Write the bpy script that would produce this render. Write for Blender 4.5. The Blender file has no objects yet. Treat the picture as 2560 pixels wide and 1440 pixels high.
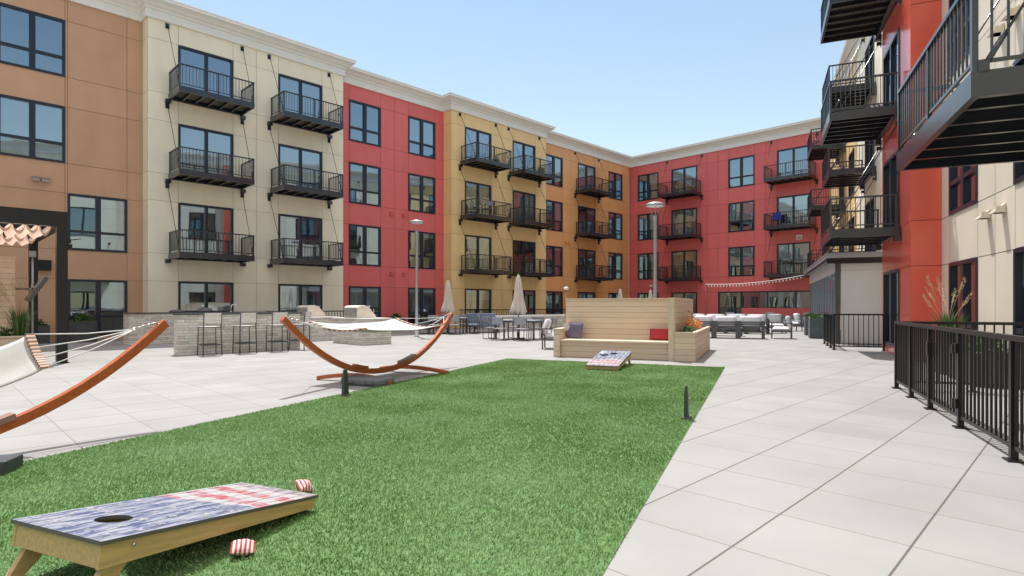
import bpy, math, random
import numpy as np
from mathutils import Vector, Matrix
random.seed(7); RNG = np.random.default_rng(7)
C = bpy.context.scene.collection
S = bpy.context.scene
R = math.radians

# ------------------------------------------------------------------ camera, sky, sun, exposure
EYE = 1.33
cam_d = bpy.data.cameras.new('camera'); cam = bpy.data.objects.new('camera', cam_d); C.objects.link(cam)
cam.location = (0, 0, EYE); cam.rotation_euler = (R(90), 0, 0)
cam_d.sensor_width = 36; cam_d.lens = 36 * 1458 / 2560; cam_d.shift_y = 42 / 2560
cam_d.clip_start = .05; cam_d.clip_end = 2000
S.camera = cam
SUN_EL = 68.0; SUN_AZ = -20.0            # azimuth from +Y, negative = to the left
w = bpy.data.worlds.new("World"); S.world = w; w.use_nodes = True
nt = w.node_tree; sky = nt.nodes.new('ShaderNodeTexSky'); sky.sky_type = 'NISHITA'
sky.sun_disc = False; sky.sun_elevation = R(SUN_EL); sky.sun_rotation = R(SUN_AZ)
sky.air_density = 1.7; sky.dust_density = 0.0; sky.ozone_density = 1.0
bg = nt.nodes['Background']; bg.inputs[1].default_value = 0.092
def wnode(kind, **kw):
    n_ = nt.nodes.new(kind)
    for k_, v_ in kw.items(): setattr(n_, k_, v_)
    return n_
# bright veil added overhead to lift shaded walls; sky near the roofs stays clear
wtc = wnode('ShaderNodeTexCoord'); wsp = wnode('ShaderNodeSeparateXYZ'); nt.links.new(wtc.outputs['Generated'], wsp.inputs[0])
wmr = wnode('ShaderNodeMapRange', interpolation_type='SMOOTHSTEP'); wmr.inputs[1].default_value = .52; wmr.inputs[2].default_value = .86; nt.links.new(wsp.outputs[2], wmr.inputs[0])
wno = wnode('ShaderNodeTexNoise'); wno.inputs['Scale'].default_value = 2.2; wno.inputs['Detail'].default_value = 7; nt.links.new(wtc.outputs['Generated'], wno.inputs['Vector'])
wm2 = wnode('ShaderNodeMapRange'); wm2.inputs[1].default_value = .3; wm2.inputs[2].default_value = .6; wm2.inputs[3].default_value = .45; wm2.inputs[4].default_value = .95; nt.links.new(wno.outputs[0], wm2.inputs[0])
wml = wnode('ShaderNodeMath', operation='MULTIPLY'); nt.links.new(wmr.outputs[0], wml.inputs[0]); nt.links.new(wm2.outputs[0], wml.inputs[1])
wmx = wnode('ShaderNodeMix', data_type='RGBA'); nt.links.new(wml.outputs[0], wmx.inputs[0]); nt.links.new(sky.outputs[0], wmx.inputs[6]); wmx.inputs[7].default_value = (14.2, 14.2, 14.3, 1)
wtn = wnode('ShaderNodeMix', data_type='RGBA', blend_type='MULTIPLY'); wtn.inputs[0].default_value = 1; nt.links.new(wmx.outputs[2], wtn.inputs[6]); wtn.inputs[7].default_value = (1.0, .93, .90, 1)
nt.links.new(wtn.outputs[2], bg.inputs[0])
sd = bpy.data.lights.new('sun', 'SUN'); sd.energy = 3.1; sd.angle = R(.5); sd.color = (1, .975, .95)
sun = bpy.data.objects.new('sun', sd); C.objects.link(sun)
sv = Vector((math.sin(R(SUN_AZ)) * math.cos(R(SUN_EL)), math.cos(R(SUN_AZ)) * math.cos(R(SUN_EL)), math.sin(R(SUN_EL))))
sun.rotation_euler = (-sv).to_track_quat('-Z', 'Y').to_euler(); sun.location = (0, 0, 40)
S.view_settings.view_transform = 'Standard'; S.view_settings.look = 'None'
S.view_settings.exposure = 0.84; S.view_settings.gamma = 1
S.render.engine = 'CYCLES'
cy = S.cycles; cy.max_bounces = 12; cy.diffuse_bounces = 8; cy.glossy_bounces = 3; cy.transparent_max_bounces = 12
cy.caustics_reflective = False; cy.blur_glossy = 0.6; cy.caustics_refractive = False
try: cy.use_denoising = True
except Exception: pass

# ------------------------------------------------------------------ frames of the site
NA = math.hypot(1446, 1458); AX = (1446 / NA, 1458 / NA)          # along the left wing
TH = math.atan(625 / 1458); TX = (math.sin(TH), math.cos(TH)); VX = (TX[1], -TX[0])   # turf and right wing
RA = math.atan2(AX[1], AX[0]); RB = math.atan2(-AX[0], AX[1]); RT = -TH; RR = math.atan2(-TX[1], -TX[0])
def tv(u, v, z=0): return (TX[0] * u + VX[0] * v, TX[1] * u + VX[1] * v, z)
P0 = ((446 - 1280) / 1458 * 22.94, 22.94); Q0 = (10.0, 46.2); R0 = tv(0, 3.85)[:2]
def lw(o, ang, x, y, z=0): return (o[0] + math.cos(ang) * x - math.sin(ang) * y, o[1] + math.sin(ang) * x + math.cos(ang) * y, z)
def gr(px, py, z=0):
    d = 1458 * (EYE - z) / (py - 762); return ((px - 1280) / 1458 * d, d)

# ------------------------------------------------------------------ materials
def nodes(name):
    m = bpy.data.materials.new(name); m.use_nodes = True
    return m, m.node_tree, m.node_tree.nodes['Principled BSDF']
def M(name, col, rough=.6, metal=0., var=.0, scale=4., bump=0., bscale=None, spec=.5, stretch=None):
    m, t, b = nodes(name); L = t.links.new
    b.inputs['Base Color'].default_value = (*col, 1); b.inputs['Roughness'].default_value = rough
    b.inputs['Metallic'].default_value = metal; b.inputs['Specular IOR Level'].default_value = spec
    if var or bump:
        tc = t.nodes.new('ShaderNodeTexCoord'); vec = tc.outputs['Object']
        if stretch:
            mp = t.nodes.new('ShaderNodeMapping'); mp.inputs['Scale'].default_value = stretch; L(vec, mp.inputs[0]); vec = mp.outputs[0]
        n = t.nodes.new('ShaderNodeTexNoise'); n.inputs['Scale'].default_value = scale; n.inputs['Detail'].default_value = 5; L(vec, n.inputs['Vector'])
        if var:
            mr = t.nodes.new('ShaderNodeMapRange'); mr.inputs[1].default_value = .3; mr.inputs[2].default_value = .7
            mr.inputs[3].default_value = 1 - var; mr.inputs[4].default_value = 1 + var; L(n.outputs[0], mr.inputs[0])
            h = t.nodes.new('ShaderNodeHueSaturation'); h.inputs['Color'].default_value = (*col, 1); L(mr.outputs[0], h.inputs['Value']); L(h.outputs[0], b.inputs['Base Color'])
        if bump:
            n2 = n
            if bscale:
                n2 = t.nodes.new('ShaderNodeTexNoise'); n2.inputs['Scale'].default_value = bscale; n2.inputs['Detail'].default_value = 4; L(vec, n2.inputs['Vector'])
            bp = t.nodes.new('ShaderNodeBump'); bp.inputs['Strength'].default_value = bump; bp.inputs['Distance'].default_value = .01
            L(n2.outputs[0], bp.inputs['Height']); L(bp.outputs[0], b.inputs['Normal'])
    return m
def panel_variation(m, amt=.05):
    t = m.node_tree; b = t.nodes['Principled BSDF']; L = t.links.new; src = b.inputs['Base Color'].links[0].from_socket
    g = t.nodes.new('ShaderNodeNewGeometry'); mr = t.nodes.new('ShaderNodeMapRange'); mr.inputs[3].default_value = 1 - amt; mr.inputs[4].default_value = 1 + amt * .5; L(g.outputs['Random Per Island'], mr.inputs[0])
    tc = t.nodes.new('ShaderNodeTexCoord'); mp = t.nodes.new('ShaderNodeMapping'); mp.inputs['Scale'].default_value = (1.4, 1.4, .22); L(tc.outputs['Object'], mp.inputs[0])
    n = t.nodes.new('ShaderNodeTexNoise'); n.inputs['Scale'].default_value = 1.6; n.inputs['Detail'].default_value = 5; L(mp.outputs[0], n.inputs['Vector'])
    m2 = t.nodes.new('ShaderNodeMapRange'); m2.inputs[1].default_value = .35; m2.inputs[2].default_value = .7; m2.inputs[3].default_value = 1.02; m2.inputs[4].default_value = .955; L(n.outputs[0], m2.inputs[0])
    h = t.nodes.new('ShaderNodeHueSaturation'); L(src, h.inputs['Color']); L(math_node(t, 'MULTIPLY', mr.outputs[0], m2.outputs[0]), h.inputs['Value']); L(h.outputs[0], b.inputs['Base Color'])
def math_node(t, op, a, b=None, c=None):
    n = t.nodes.new('ShaderNodeMath'); n.operation = op
    for i, x in enumerate((a, b, c)):
        if x is None: continue
        if isinstance(x, (int, float)): n.inputs[i].default_value = x
        else: t.links.new(x, n.inputs[i])
    return n.outputs[0]
def mixc(t, fac, a, b):
    n = t.nodes.new('ShaderNodeMix'); n.data_type = 'RGBA'
    for i, x in ((0, fac), (6, a), (7, b)):
        if isinstance(x, tuple): n.inputs[i].default_value = (*x, 1)
        elif isinstance(x, (int, float)): n.inputs[i].default_value = x
        else: t.links.new(x, n.inputs[i])
    return n.outputs[2]

def mat_paving():
    m, t, b = nodes('paving'); L = t.links.new
    tc = t.nodes.new('ShaderNodeTexCoord'); mp = t.nodes.new('ShaderNodeMapping'); mp.vector_type = 'TEXTURE'
    mp.inputs['Rotation'].default_value = (0, 0, RA); L(tc.outputs['Object'], mp.inputs[0])
    sp = t.nodes.new('ShaderNodeSeparateXYZ'); L(mp.outputs[0], sp.inputs[0])
    a = math_node(t, 'DIVIDE', math_node(t, 'SUBTRACT', sp.outputs[0], .33), .7); c = math_node(t, 'DIVIDE', sp.outputs[1], .7)
    def dist(x):
        fr = math_node(t, 'FRACT', x); return math_node(t, 'MULTIPLY', math_node(t, 'MINIMUM', fr, math_node(t, 'SUBTRACT', 1.0, fr)), .7)
    da, dc = dist(a), dist(c)
    la = math_node(t, 'LESS_THAN', da, .0046); lc = math_node(t, 'LESS_THAN', dc, .0062)
    wn = t.nodes.new('ShaderNodeTexWhiteNoise'); wn.noise_dimensions = '2D'; cb = t.nodes.new('ShaderNodeCombineXYZ')
    L(math_node(t, 'FLOOR', a), cb.inputs[0]); L(math_node(t, 'FLOOR', c), cb.inputs[1]); L(cb.outputs[0], wn.inputs['Vector'])
    n = t.nodes.new('ShaderNodeTexNoise'); n.inputs['Scale'].default_value = .9; n.inputs['Detail'].default_value = 6; L(tc.outputs['Object'], n.inputs['Vector'])
    n2 = t.nodes.new('ShaderNodeTexNoise'); n2.inputs['Scale'].default_value = 90; n2.inputs['Detail'].default_value = 3; L(tc.outputs['Object'], n2.inputs['Vector'])
    v = math_node(t, 'ADD', math_node(t, 'MULTIPLY', wn.outputs[0], .09), math_node(t, 'MULTIPLY', n.outputs[0], .46))
    v = math_node(t, 'ADD', v, math_node(t, 'MULTIPLY', n2.outputs[0], .10))
    v = math_node(t, 'ADD', v, .67)
    h = t.nodes.new('ShaderNodeHueSaturation'); h.inputs['Color'].default_value = (.262, .257, .246, 1); L(v, h.inputs['Value'])
    col = mixc(t, math_node(t, 'MULTIPLY', la, .8), h.outputs[0], (.13, .11, .09))
    col = mixc(t, math_node(t, 'MULTIPLY', lc, .9), col, (.07, .055, .04))
    L(col, b.inputs['Base Color']); b.inputs['Roughness'].default_value = .75
    bp = t.nodes.new('ShaderNodeBump'); bp.inputs['Strength'].default_value = .4; bp.inputs['Distance'].default_value = .002
    L(n2.outputs[0], bp.inputs['Height']); L(bp.outputs[0], b.inputs['Normal'])
    return m
def mat_stone():
    m, t, b = nodes('stacked_stone'); L = t.links.new
    tc = t.nodes.new('ShaderNodeTexCoord'); sp = t.nodes.new('ShaderNodeSeparateXYZ'); L(tc.outputs['Object'], sp.inputs[0])
    cb = t.nodes.new('ShaderNodeCombineXYZ'); L(math_node(t, 'ADD', sp.outputs[0], sp.outputs[1]), cb.inputs[0]); L(sp.outputs[2], cb.inputs[1])
    br = t.nodes.new('ShaderNodeTexBrick'); L(cb.outputs[0], br.inputs['Vector'])
    br.inputs['Scale'].default_value = 1; br.inputs['Brick Width'].default_value = .46; br.inputs['Row Height'].default_value = .072
    br.inputs['Mortar Size'].default_value = .005; br.inputs['Mortar Smooth'].default_value = .2; br.inputs['Bias'].default_value = -.25
    br.inputs['Color1'].default_value = (.70, .665, .61, 1); br.inputs['Color2'].default_value = (.44, .385, .32, 1); br.inputs['Mortar'].default_value = (.34, .32, .29, 1)
    br.offset_frequency = 2; br.squash = .6; br.squash_frequency = 3
    n = t.nodes.new('ShaderNodeTexNoise'); n.inputs['Scale'].default_value = 14; n.inputs['Detail'].default_value = 6; L(tc.outputs['Object'], n.inputs['Vector'])
    h = t.nodes.new('ShaderNodeHueSaturation'); L(br.outputs[0], h.inputs['Color']); L(math_node(t, 'ADD', math_node(t, 'MULTIPLY', n.outputs[0], .7), .65), h.inputs['Value'])
    L(h.outputs[0], b.inputs['Base Color']); b.inputs['Roughness'].default_value = .8
    bp = t.nodes.new('ShaderNodeBump'); bp.inputs['Strength'].default_value = .7; bp.inputs['Distance'].default_value = .02
    L(math_node(t, 'SUBTRACT', n.outputs[0], br.outputs['Fac']), bp.inputs['Height']); L(bp.outputs[0], b.inputs['Normal'])
    return m
def mat_planks(name, col, pitch, axis=2, joint=.05, dark=.35, off=0., stretch=(1.5, 1.5, 30)):
    m, t, b = nodes(name); L = t.links.new
    tc = t.nodes.new('ShaderNodeTexCoord'); sp = t.nodes.new('ShaderNodeSeparateXYZ'); L(tc.outputs['Object'], sp.inputs[0])
    x = math_node(t, 'DIVIDE', math_node(t, 'ADD', sp.outputs[axis], off), pitch)
    ln = math_node(t, 'LESS_THAN', math_node(t, 'FRACT', x), joint)
    wn = t.nodes.new('ShaderNodeTexWhiteNoise'); wn.noise_dimensions = '1D'; L(math_node(t, 'FLOOR', x), wn.inputs['W'])
    mp = t.nodes.new('ShaderNodeMapping'); mp.inputs['Scale'].default_value = stretch; L(tc.outputs['Object'], mp.inputs[0])
    n = t.nodes.new('ShaderNodeTexNoise'); n.inputs['Scale'].default_value = 2; n.inputs['Detail'].default_value = 6; L(mp.outputs[0], n.inputs['Vector'])
    v = math_node(t, 'ADD', math_node(t, 'ADD', math_node(t, 'MULTIPLY', n.outputs[0], .35), math_node(t, 'MULTIPLY', wn.outputs[0], .12)), .77)
    v = math_node(t, 'SUBTRACT', v, math_node(t, 'MULTIPLY', ln, 1 - dark))
    h = t.nodes.new('ShaderNodeHueSaturation'); h.inputs['Color'].default_value = (*col, 1); L(v, h.inputs['Value']); L(h.outputs[0], b.inputs['Base Color'])
    b.inputs['Roughness'].default_value = .6
    bp = t.nodes.new('ShaderNodeBump'); bp.inputs['Strength'].default_value = .5; bp.inputs['Distance'].default_value = .004
    L(math_node(t, 'SUBTRACT', n.outputs[0], math_node(t, 'MULTIPLY', ln, 2.0)), bp.inputs['Height']); L(bp.outputs[0], b.inputs['Normal'])
    return m
def mat_glass(name, refl=.40, tint=(.80, .85, .86)):
    m = bpy.data.materials.new(name); m.use_nodes = True; t = m.node_tree; t.nodes.clear(); L = t.links.new
    out = t.nodes.new('ShaderNodeOutputMaterial'); mx = t.nodes.new('ShaderNodeMixShader'); tr = t.nodes.new('ShaderNodeBsdfTransparent'); gl = t.nodes.new('ShaderNodeBsdfGlossy')
    tr.inputs[0].default_value = (*tint, 1); gl.inputs[0].default_value = (.66, .84, 1, 1); gl.inputs['Roughness'].default_value = .008
    lwn = t.nodes.new('ShaderNodeFresnel'); lwn.inputs[0].default_value = 1.5
    L(math_node(t, 'MINIMUM', math_node(t, 'ADD', lwn.outputs[0], refl), .95), mx.inputs[0]); L(tr.outputs[0], mx.inputs[1]); L(gl.outputs[0], mx.inputs[2]); L(mx.outputs[0], out.inputs[0])
    tc = t.nodes.new('ShaderNodeTexCoord'); n = t.nodes.new('ShaderNodeTexNoise'); n.inputs['Scale'].default_value = 1.1; n.inputs['Detail'].default_value = 1; L(tc.outputs['Object'], n.inputs['Vector'])
    bp = t.nodes.new('ShaderNodeBump'); bp.inputs['Strength'].default_value = .09; bp.inputs['Distance'].default_value = .02; L(n.outputs[0], bp.inputs['Height']); L(bp.outputs[0], gl.inputs['Normal'])
    return m
def mat_leafy(name, c1, c2, trans=.25, patch=None, rough=.5):
    m, t, b = nodes(name); L = t.links.new
    g = t.nodes.new('ShaderNodeNewGeometry'); col = mixc(t, g.outputs['Random Per Island'], c1, c2)
    if patch:
        tc = t.nodes.new('ShaderNodeTexCoord'); n = t.nodes.new('ShaderNodeTexNoise'); n.inputs['Scale'].default_value = patch; n.inputs['Detail'].default_value = 4; L(tc.outputs['Object'], n.inputs['Vector'])
        h = t.nodes.new('ShaderNodeHueSaturation'); L(col, h.inputs['Color'])
        mr = t.nodes.new('ShaderNodeMapRange'); mr.inputs[1].default_value = .35; mr.inputs[2].default_value = .68; mr.inputs[3].default_value = .8; mr.inputs[4].default_value = 1.3; L(n.outputs[0], mr.inputs[0]); L(mr.outputs[0], h.inputs['Value'])
        mr2 = t.nodes.new('ShaderNodeMapRange'); mr2.inputs[1].default_value = .35; mr2.inputs[2].default_value = .68; mr2.inputs[3].default_value = 1.08; mr2.inputs[4].default_value = .78; L(n.outputs[0], mr2.inputs[0]); L(mr2.outputs[0], h.inputs['Saturation'])
        col = h.outputs[0]
    L(col, b.inputs['Base Color']); b.inputs['Roughness'].default_value = rough; b.inputs['Specular IOR Level'].default_value = .4
    tl = t.nodes.new('ShaderNodeBsdfTranslucent'); mx = t.nodes.new('ShaderNodeMixShader'); mx.inputs[0].default_value = trans
    L(col, tl.inputs[0]); L(b.outputs[0], mx.inputs[1]); L(tl.outputs[0], mx.inputs[2]); L(mx.outputs[0], t.nodes['Material Output'].inputs[0])
    return m
def mat_board_top():
    # worn painted flag on planks: local x across, y from the hole end (0) to the low end (1.36)
    m, t, b = nodes('painted_flag_planks'); L = t.links.new
    tc = t.nodes.new('ShaderNodeTexCoord'); sp = t.nodes.new('ShaderNodeSeparateXYZ'); L(tc.outputs['Object'], sp.inputs[0])
    X, Y = sp.outputs[0], sp.outputs[1]
    px = math_node(t, 'DIVIDE', math_node(t, 'ADD', X, 10.), .096)
    wn = t.nodes.new('ShaderNodeTexWhiteNoise'); wn.noise_dimensions = '1D'; L(math_node(t, 'FLOOR', px), wn.inputs['W'])
    gap = math_node(t, 'LESS_THAN', math_node(t, 'FRACT', px), .08)
    mp = t.nodes.new('ShaderNodeMapping'); mp.inputs['Scale'].default_value = (16, 3, 3); L(tc.outputs['Object'], mp.inputs[0])
    n = t.nodes.new('ShaderNodeTexNoise'); n.inputs['Scale'].default_value = 1.6; n.inputs['Detail'].default_value = 8; n.inputs['Roughness'].default_value = .7; L(mp.outputs[0], n.inputs['Vector'])
    y2 = math_node(t, 'ADD', Y, math_node(t, 'MULTIPLY', math_node(t, 'SUBTRACT', wn.outputs[0], .5), .03))
    yb = math_node(t, 'SUBTRACT', y2, math_node(t, 'MULTIPLY', X, .22))
    blue = math_node(t, 'LESS_THAN', yb, .80)
    st = math_node(t, 'FRACT', math_node(t, 'DIVIDE', math_node(t, 'SUBTRACT', y2, .79), .185))
    red = math_node(t, 'GREATER_THAN', st, .5)
    stripe = mixc(t, red, (.40, .36, .33), (.36, .045, .05))
    paint = mixc(t, blue, stripe, (.028, .050, .150))
    nb = t.nodes.new('ShaderNodeTexNoise'); nb.inputs['Scale'].default_value = 5.5; nb.inputs['Detail'].default_value = 4; L(tc.outputs['Object'], nb.inputs['Vector'])
    mrb = t.nodes.new('ShaderNodeMapRange'); mrb.inputs[1].default_value = .42; mrb.inputs[2].default_value = .66; mrb.inputs[3].default_value = 0; mrb.inputs[4].default_value = .62; L(nb.outputs[0], mrb.inputs[0])
    paint = mixc(t, math_node(t, 'MULTIPLY', mrb.outputs[0], math_node(t, 'ADD', math_node(t, 'MULTIPLY', blue, .7), .3)), paint, (.25, .26, .29))
    grey = math_node(t, 'GREATER_THAN', y2, 1.26)
    paint = mixc(t, math_node(t, 'MULTIPLY', grey, .85), paint, (.16, .145, .14))
    mr = t.nodes.new('ShaderNodeMapRange'); mr.inputs[1].default_value = .45; mr.inputs[2].default_value = .56; mr.inputs[3].default_value = .03; mr.inputs[4].default_value = .85; L(n.outputs[0], mr.inputs[0])
    col = mixc(t, mr.outputs[0], paint, (.31, .32, .35))
    mr3 = t.nodes.new('ShaderNodeMapRange'); mr3.inputs[1].default_value = .46; mr3.inputs[2].default_value = .34; mr3.inputs[3].default_value = 0; mr3.inputs[4].default_value = .8; L(n.outputs[0], mr3.inputs[0])
    col = mixc(t, mr3.outputs[0], col, (.10, .09, .09))
    col = mixc(t, math_node(t, 'MULTIPLY', gap, .9), col, (.025, .025, .03))
    L(col, b.inputs['Base Color']); b.inputs['Roughness'].default_value = .5; b.inputs['Specular IOR Level'].default_value = .22
    bp = t.nodes.new('ShaderNodeBump'); bp.inputs['Strength'].default_value = .3; bp.inputs['Distance'].default_value = .003
    L(math_node(t, 'SUBTRACT', n.outputs[0], gap), bp.inputs['Height']); L(bp.outputs[0], b.inputs['Normal'])
    return m
def mat_star():
    m, t, b = nodes('worn_star_paint'); L = t.links.new
    tc = t.nodes.new('ShaderNodeTexCoord'); mp = t.nodes.new('ShaderNodeMapping'); mp.inputs['Scale'].default_value = (30, 6, 6); L(tc.outputs['Object'], mp.inputs[0])
    n = t.nodes.new('ShaderNodeTexNoise'); n.inputs['Scale'].default_value = 1.6; n.inputs['Detail'].default_value = 8; L(mp.outputs[0], n.inputs['Vector'])
    mr = t.nodes.new('ShaderNodeMapRange'); mr.inputs[1].default_value = .40; mr.inputs[2].default_value = .62; L(n.outputs[0], mr.inputs[0])
    L(mixc(t, mr.outputs[0], (.36, .35, .34), (.07, .09, .18)), b.inputs['Base Color']); b.inputs['Roughness'].default_value = .5; return m
def mat_stripes(name, c1, c2, pitch, axis=0, duty=.5, rough=.8):
    m, t, b = nodes(name); L = t.links.new
    tc = t.nodes.new('ShaderNodeTexCoord'); sp = t.nodes.new('ShaderNodeSeparateXYZ'); L(tc.outputs['Object'], sp.inputs[0])
    s = math_node(t, 'LESS_THAN', math_node(t, 'FRACT', math_node(t, 'DIVIDE', math_node(t, 'ADD', sp.outputs[axis], 50.), pitch)), duty)
    L(mixc(t, s, c1, c2), b.inputs['Base Color']); b.inputs['Roughness'].default_value = rough
    return m

MT = dict(
    paving=mat_paving(), stone=mat_stone(),
    brown=M('brown_panel', (.55, .325, .195), .45, var=.035, scale=1.2, bump=.06, bscale=60),
    cream=M('cream_panel', (.87, .80, .625), .5, var=.03, scale=1.2, bump=.06, bscale=60),
    red=M('red_panel', (.71, .145, .138), .42, var=.035, scale=1.2, bump=.05, bscale=60),
    beige=M('cream_dimmed_for_sun', (.70, .625, .50), .5, var=.03, scale=1.2, bump=.06, bscale=60), red_bay=M('orange_red_panel', (.80, .135, .085), .2, var=.03, scale=1.2, bump=.05, bscale=60),  # beige is the cream paint darkened in colour to offset direct sun
    yellow=M('yellow_panel', (.87, .62, .30), .45, var=.03, scale=1.2, bump=.06, bscale=60),
    ochre=M('ochre_panel', (.76, .385, .155), .45, var=.035, scale=1.2, bump=.06, bscale=60),
    joint=M('joint', (.10, .08, .065), .8),
    cornice=M('cornice_white', (.80, .79, .76), .55, var=.03, scale=2),
    frame=M('window_frame', (.012, .016, .030), .3), black=M('black_metal', (.016, .019, .028), .22, spec=.85, var=.2, scale=3, bump=.05, bscale=40),
    black2=M('black_powdercoat', (.011, .011, .012), .38, spec=.35, var=.15, scale=6), deckm=M('deck_underside', (.15, .13, .105), .55, var=.35, scale=5),
    glass=mat_glass('window_glass'), blind=M('white_blind', (.80, .82, .82), .8), interior=M('room_plaster', (.46, .42, .35), .9), floor_in=M('room_floor', (.10, .08, .06), .7),
    curtain=M('grey_curtain', (.55, .52, .50), .9, var=.2, scale=6, stretch=(6, 1, .3)),
    tan=mat_planks('tan_planks', (.62, .475, .345), .142), tan_plain=M('tan_wood', (.63, .485, .35), .55, var=.12, scale=2, stretch=(20, 20, 2), bump=.1),
    tan_top=M('tan_seat', (.72, .58, .44), .5, var=.1, scale=2, stretch=(1, 20, 1)),
    teak=M('red_larch', (.40, .098, .026), .35, var=.22, scale=3, stretch=(2, 12, 12), bump=.06), teak_grey=M('weathered_larch', (.27, .15, .12), .5, var=.2, scale=4),
    canvas=M('white_canvas', (.47, .46, .445), .85, var=.05, scale=8, bump=.15, bscale=120),
    trim=mat_stripes('striped_trim', (.035, .03, .035), (.66, .36, .25), .11, 1, .45), rope=M('white_rope', (.68, .68, .68), .8),
    umb=M('beige_canvas', (.60, .53, .46), .85, var=.1, scale=7, stretch=(6, 6, .6), bump=.2), cushion=M('grey_white_cushion', (.66, .65, .66), .85, var=.06, scale=6, bump=.15, bscale=90),
    greyfab=M('grey_sling', (.27, .28, .305), .7, var=.08, scale=10), slat=M('pale_strap', (.66, .64, .59), .6), gun=M('gunmetal', (.085, .088, .095), .42, .3, var=.1, scale=5),
    bluegrey=M('blue_grey_fabric', (.20, .24, .33), .8, var=.08, scale=6), purple=M('purple_cushion', (.135, .11, .18), .85, var=.12, scale=20, bump=.2, bscale=150), redc=M('red_cushion', (.36, .022, .032), .8, var=.1, scale=20, bump=.2, bscale=150),
    pole=M('lamp_grey', (.34, .35, .36), .35, .4), lens=M('lamp_white', (.80, .80, .78), .4), grill=M('stainless', (.50, .47, .44), .35, .6, var=.12, scale=6), grillc=M('grill_hood', (.70, .62, .53), .5, .1, var=.1, scale=5),
    top=M('dark_countertop', (.055, .058, .07), .22, var=.3, scale=30), sack=M('grey_weight_bag', (.13, .135, .15), .6, var=.15, scale=6, bump=.2, bscale=50), sack_dark=M('dark_weight', (.040, .048, .052), .55, var=.2, scale=8), dgreen=M('dark_green_metal', (.030, .046, .036), .45, var=.1, scale=20),
    white=M('white_panel', (.60, .61, .63), .35, var=.03, scale=1.), pav=M('pavilion_grey', (.30, .30, .31), .4, .2), planter=M('charcoal_planter', (.045, .05, .05), .5, var=.2, scale=4), planter_g=M('grey_planter', (.11, .125, .125), .55, var=.15, scale=4),
    soil=M('soil', (.035, .025, .018), .95), chrome=M('brushed_steel', (.62, .62, .62), .2, .9), bulb=M('glass_bulb', (.80, .78, .74), .25),
    flag=mat_board_top(), pine=M('pale_pine', (.50, .335, .155), .5, var=.16, scale=2.2, stretch=(22, 2, 22), bump=.08), starw=mat_star(),
    edge=M('weathered_edge', (.10, .09, .085), .6), bag=mat_stripes('red_striped_cloth', (.62, .57, .54), (.45, .045, .055), 0.022, 0, .5), bagblue=M('pale_blue_cloth', (.36, .42, .50), .85, var=.3, scale=30),
    turf=M('turf_backing', (.085, .17, .055), .9, var=.3, scale=40), grass=mat_leafy('turf_blades', (.075, .19, .035), (.33, .47, .18), patch=.9, rough=.42), leaf=mat_leafy('leaves', (.035, .085, .02), (.11, .19, .05)), straw=mat_leafy('dry_grass', (.42, .29, .16), (.60, .46, .30)),
    flower=mat_leafy('orange_flowers', (.60, .20, .06), (.72, .38, .16)), rust=mat_leafy('rust_leaves', (.20, .045, .02), (.30, .10, .04)),
    bluec=M('blue_chair', (.012, .03, .42), .5), patt=mat_stripes('striped_towel', (.62, .62, .62), (.05, .06, .10), .12, 1, .4), vent=M('vent_hood', (.36, .30, .26), .5), canopy=mat_leafy('peach_canopy', (.74, .57, .46), (.76, .59, .48), trans=.45, rough=.8), slatw=M('cedar_slat', (.58, .34, .22), .6, var=.15, scale=3),
)

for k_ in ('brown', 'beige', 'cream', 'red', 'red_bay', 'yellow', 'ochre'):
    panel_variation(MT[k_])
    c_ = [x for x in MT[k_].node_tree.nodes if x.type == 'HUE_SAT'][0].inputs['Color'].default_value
    MT[k_ + '_joint'] = M(k_ + '_joint', tuple(c_[i] * (.42 if k_ != 'cream' else .5) for i in range(3)), .8)
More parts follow.
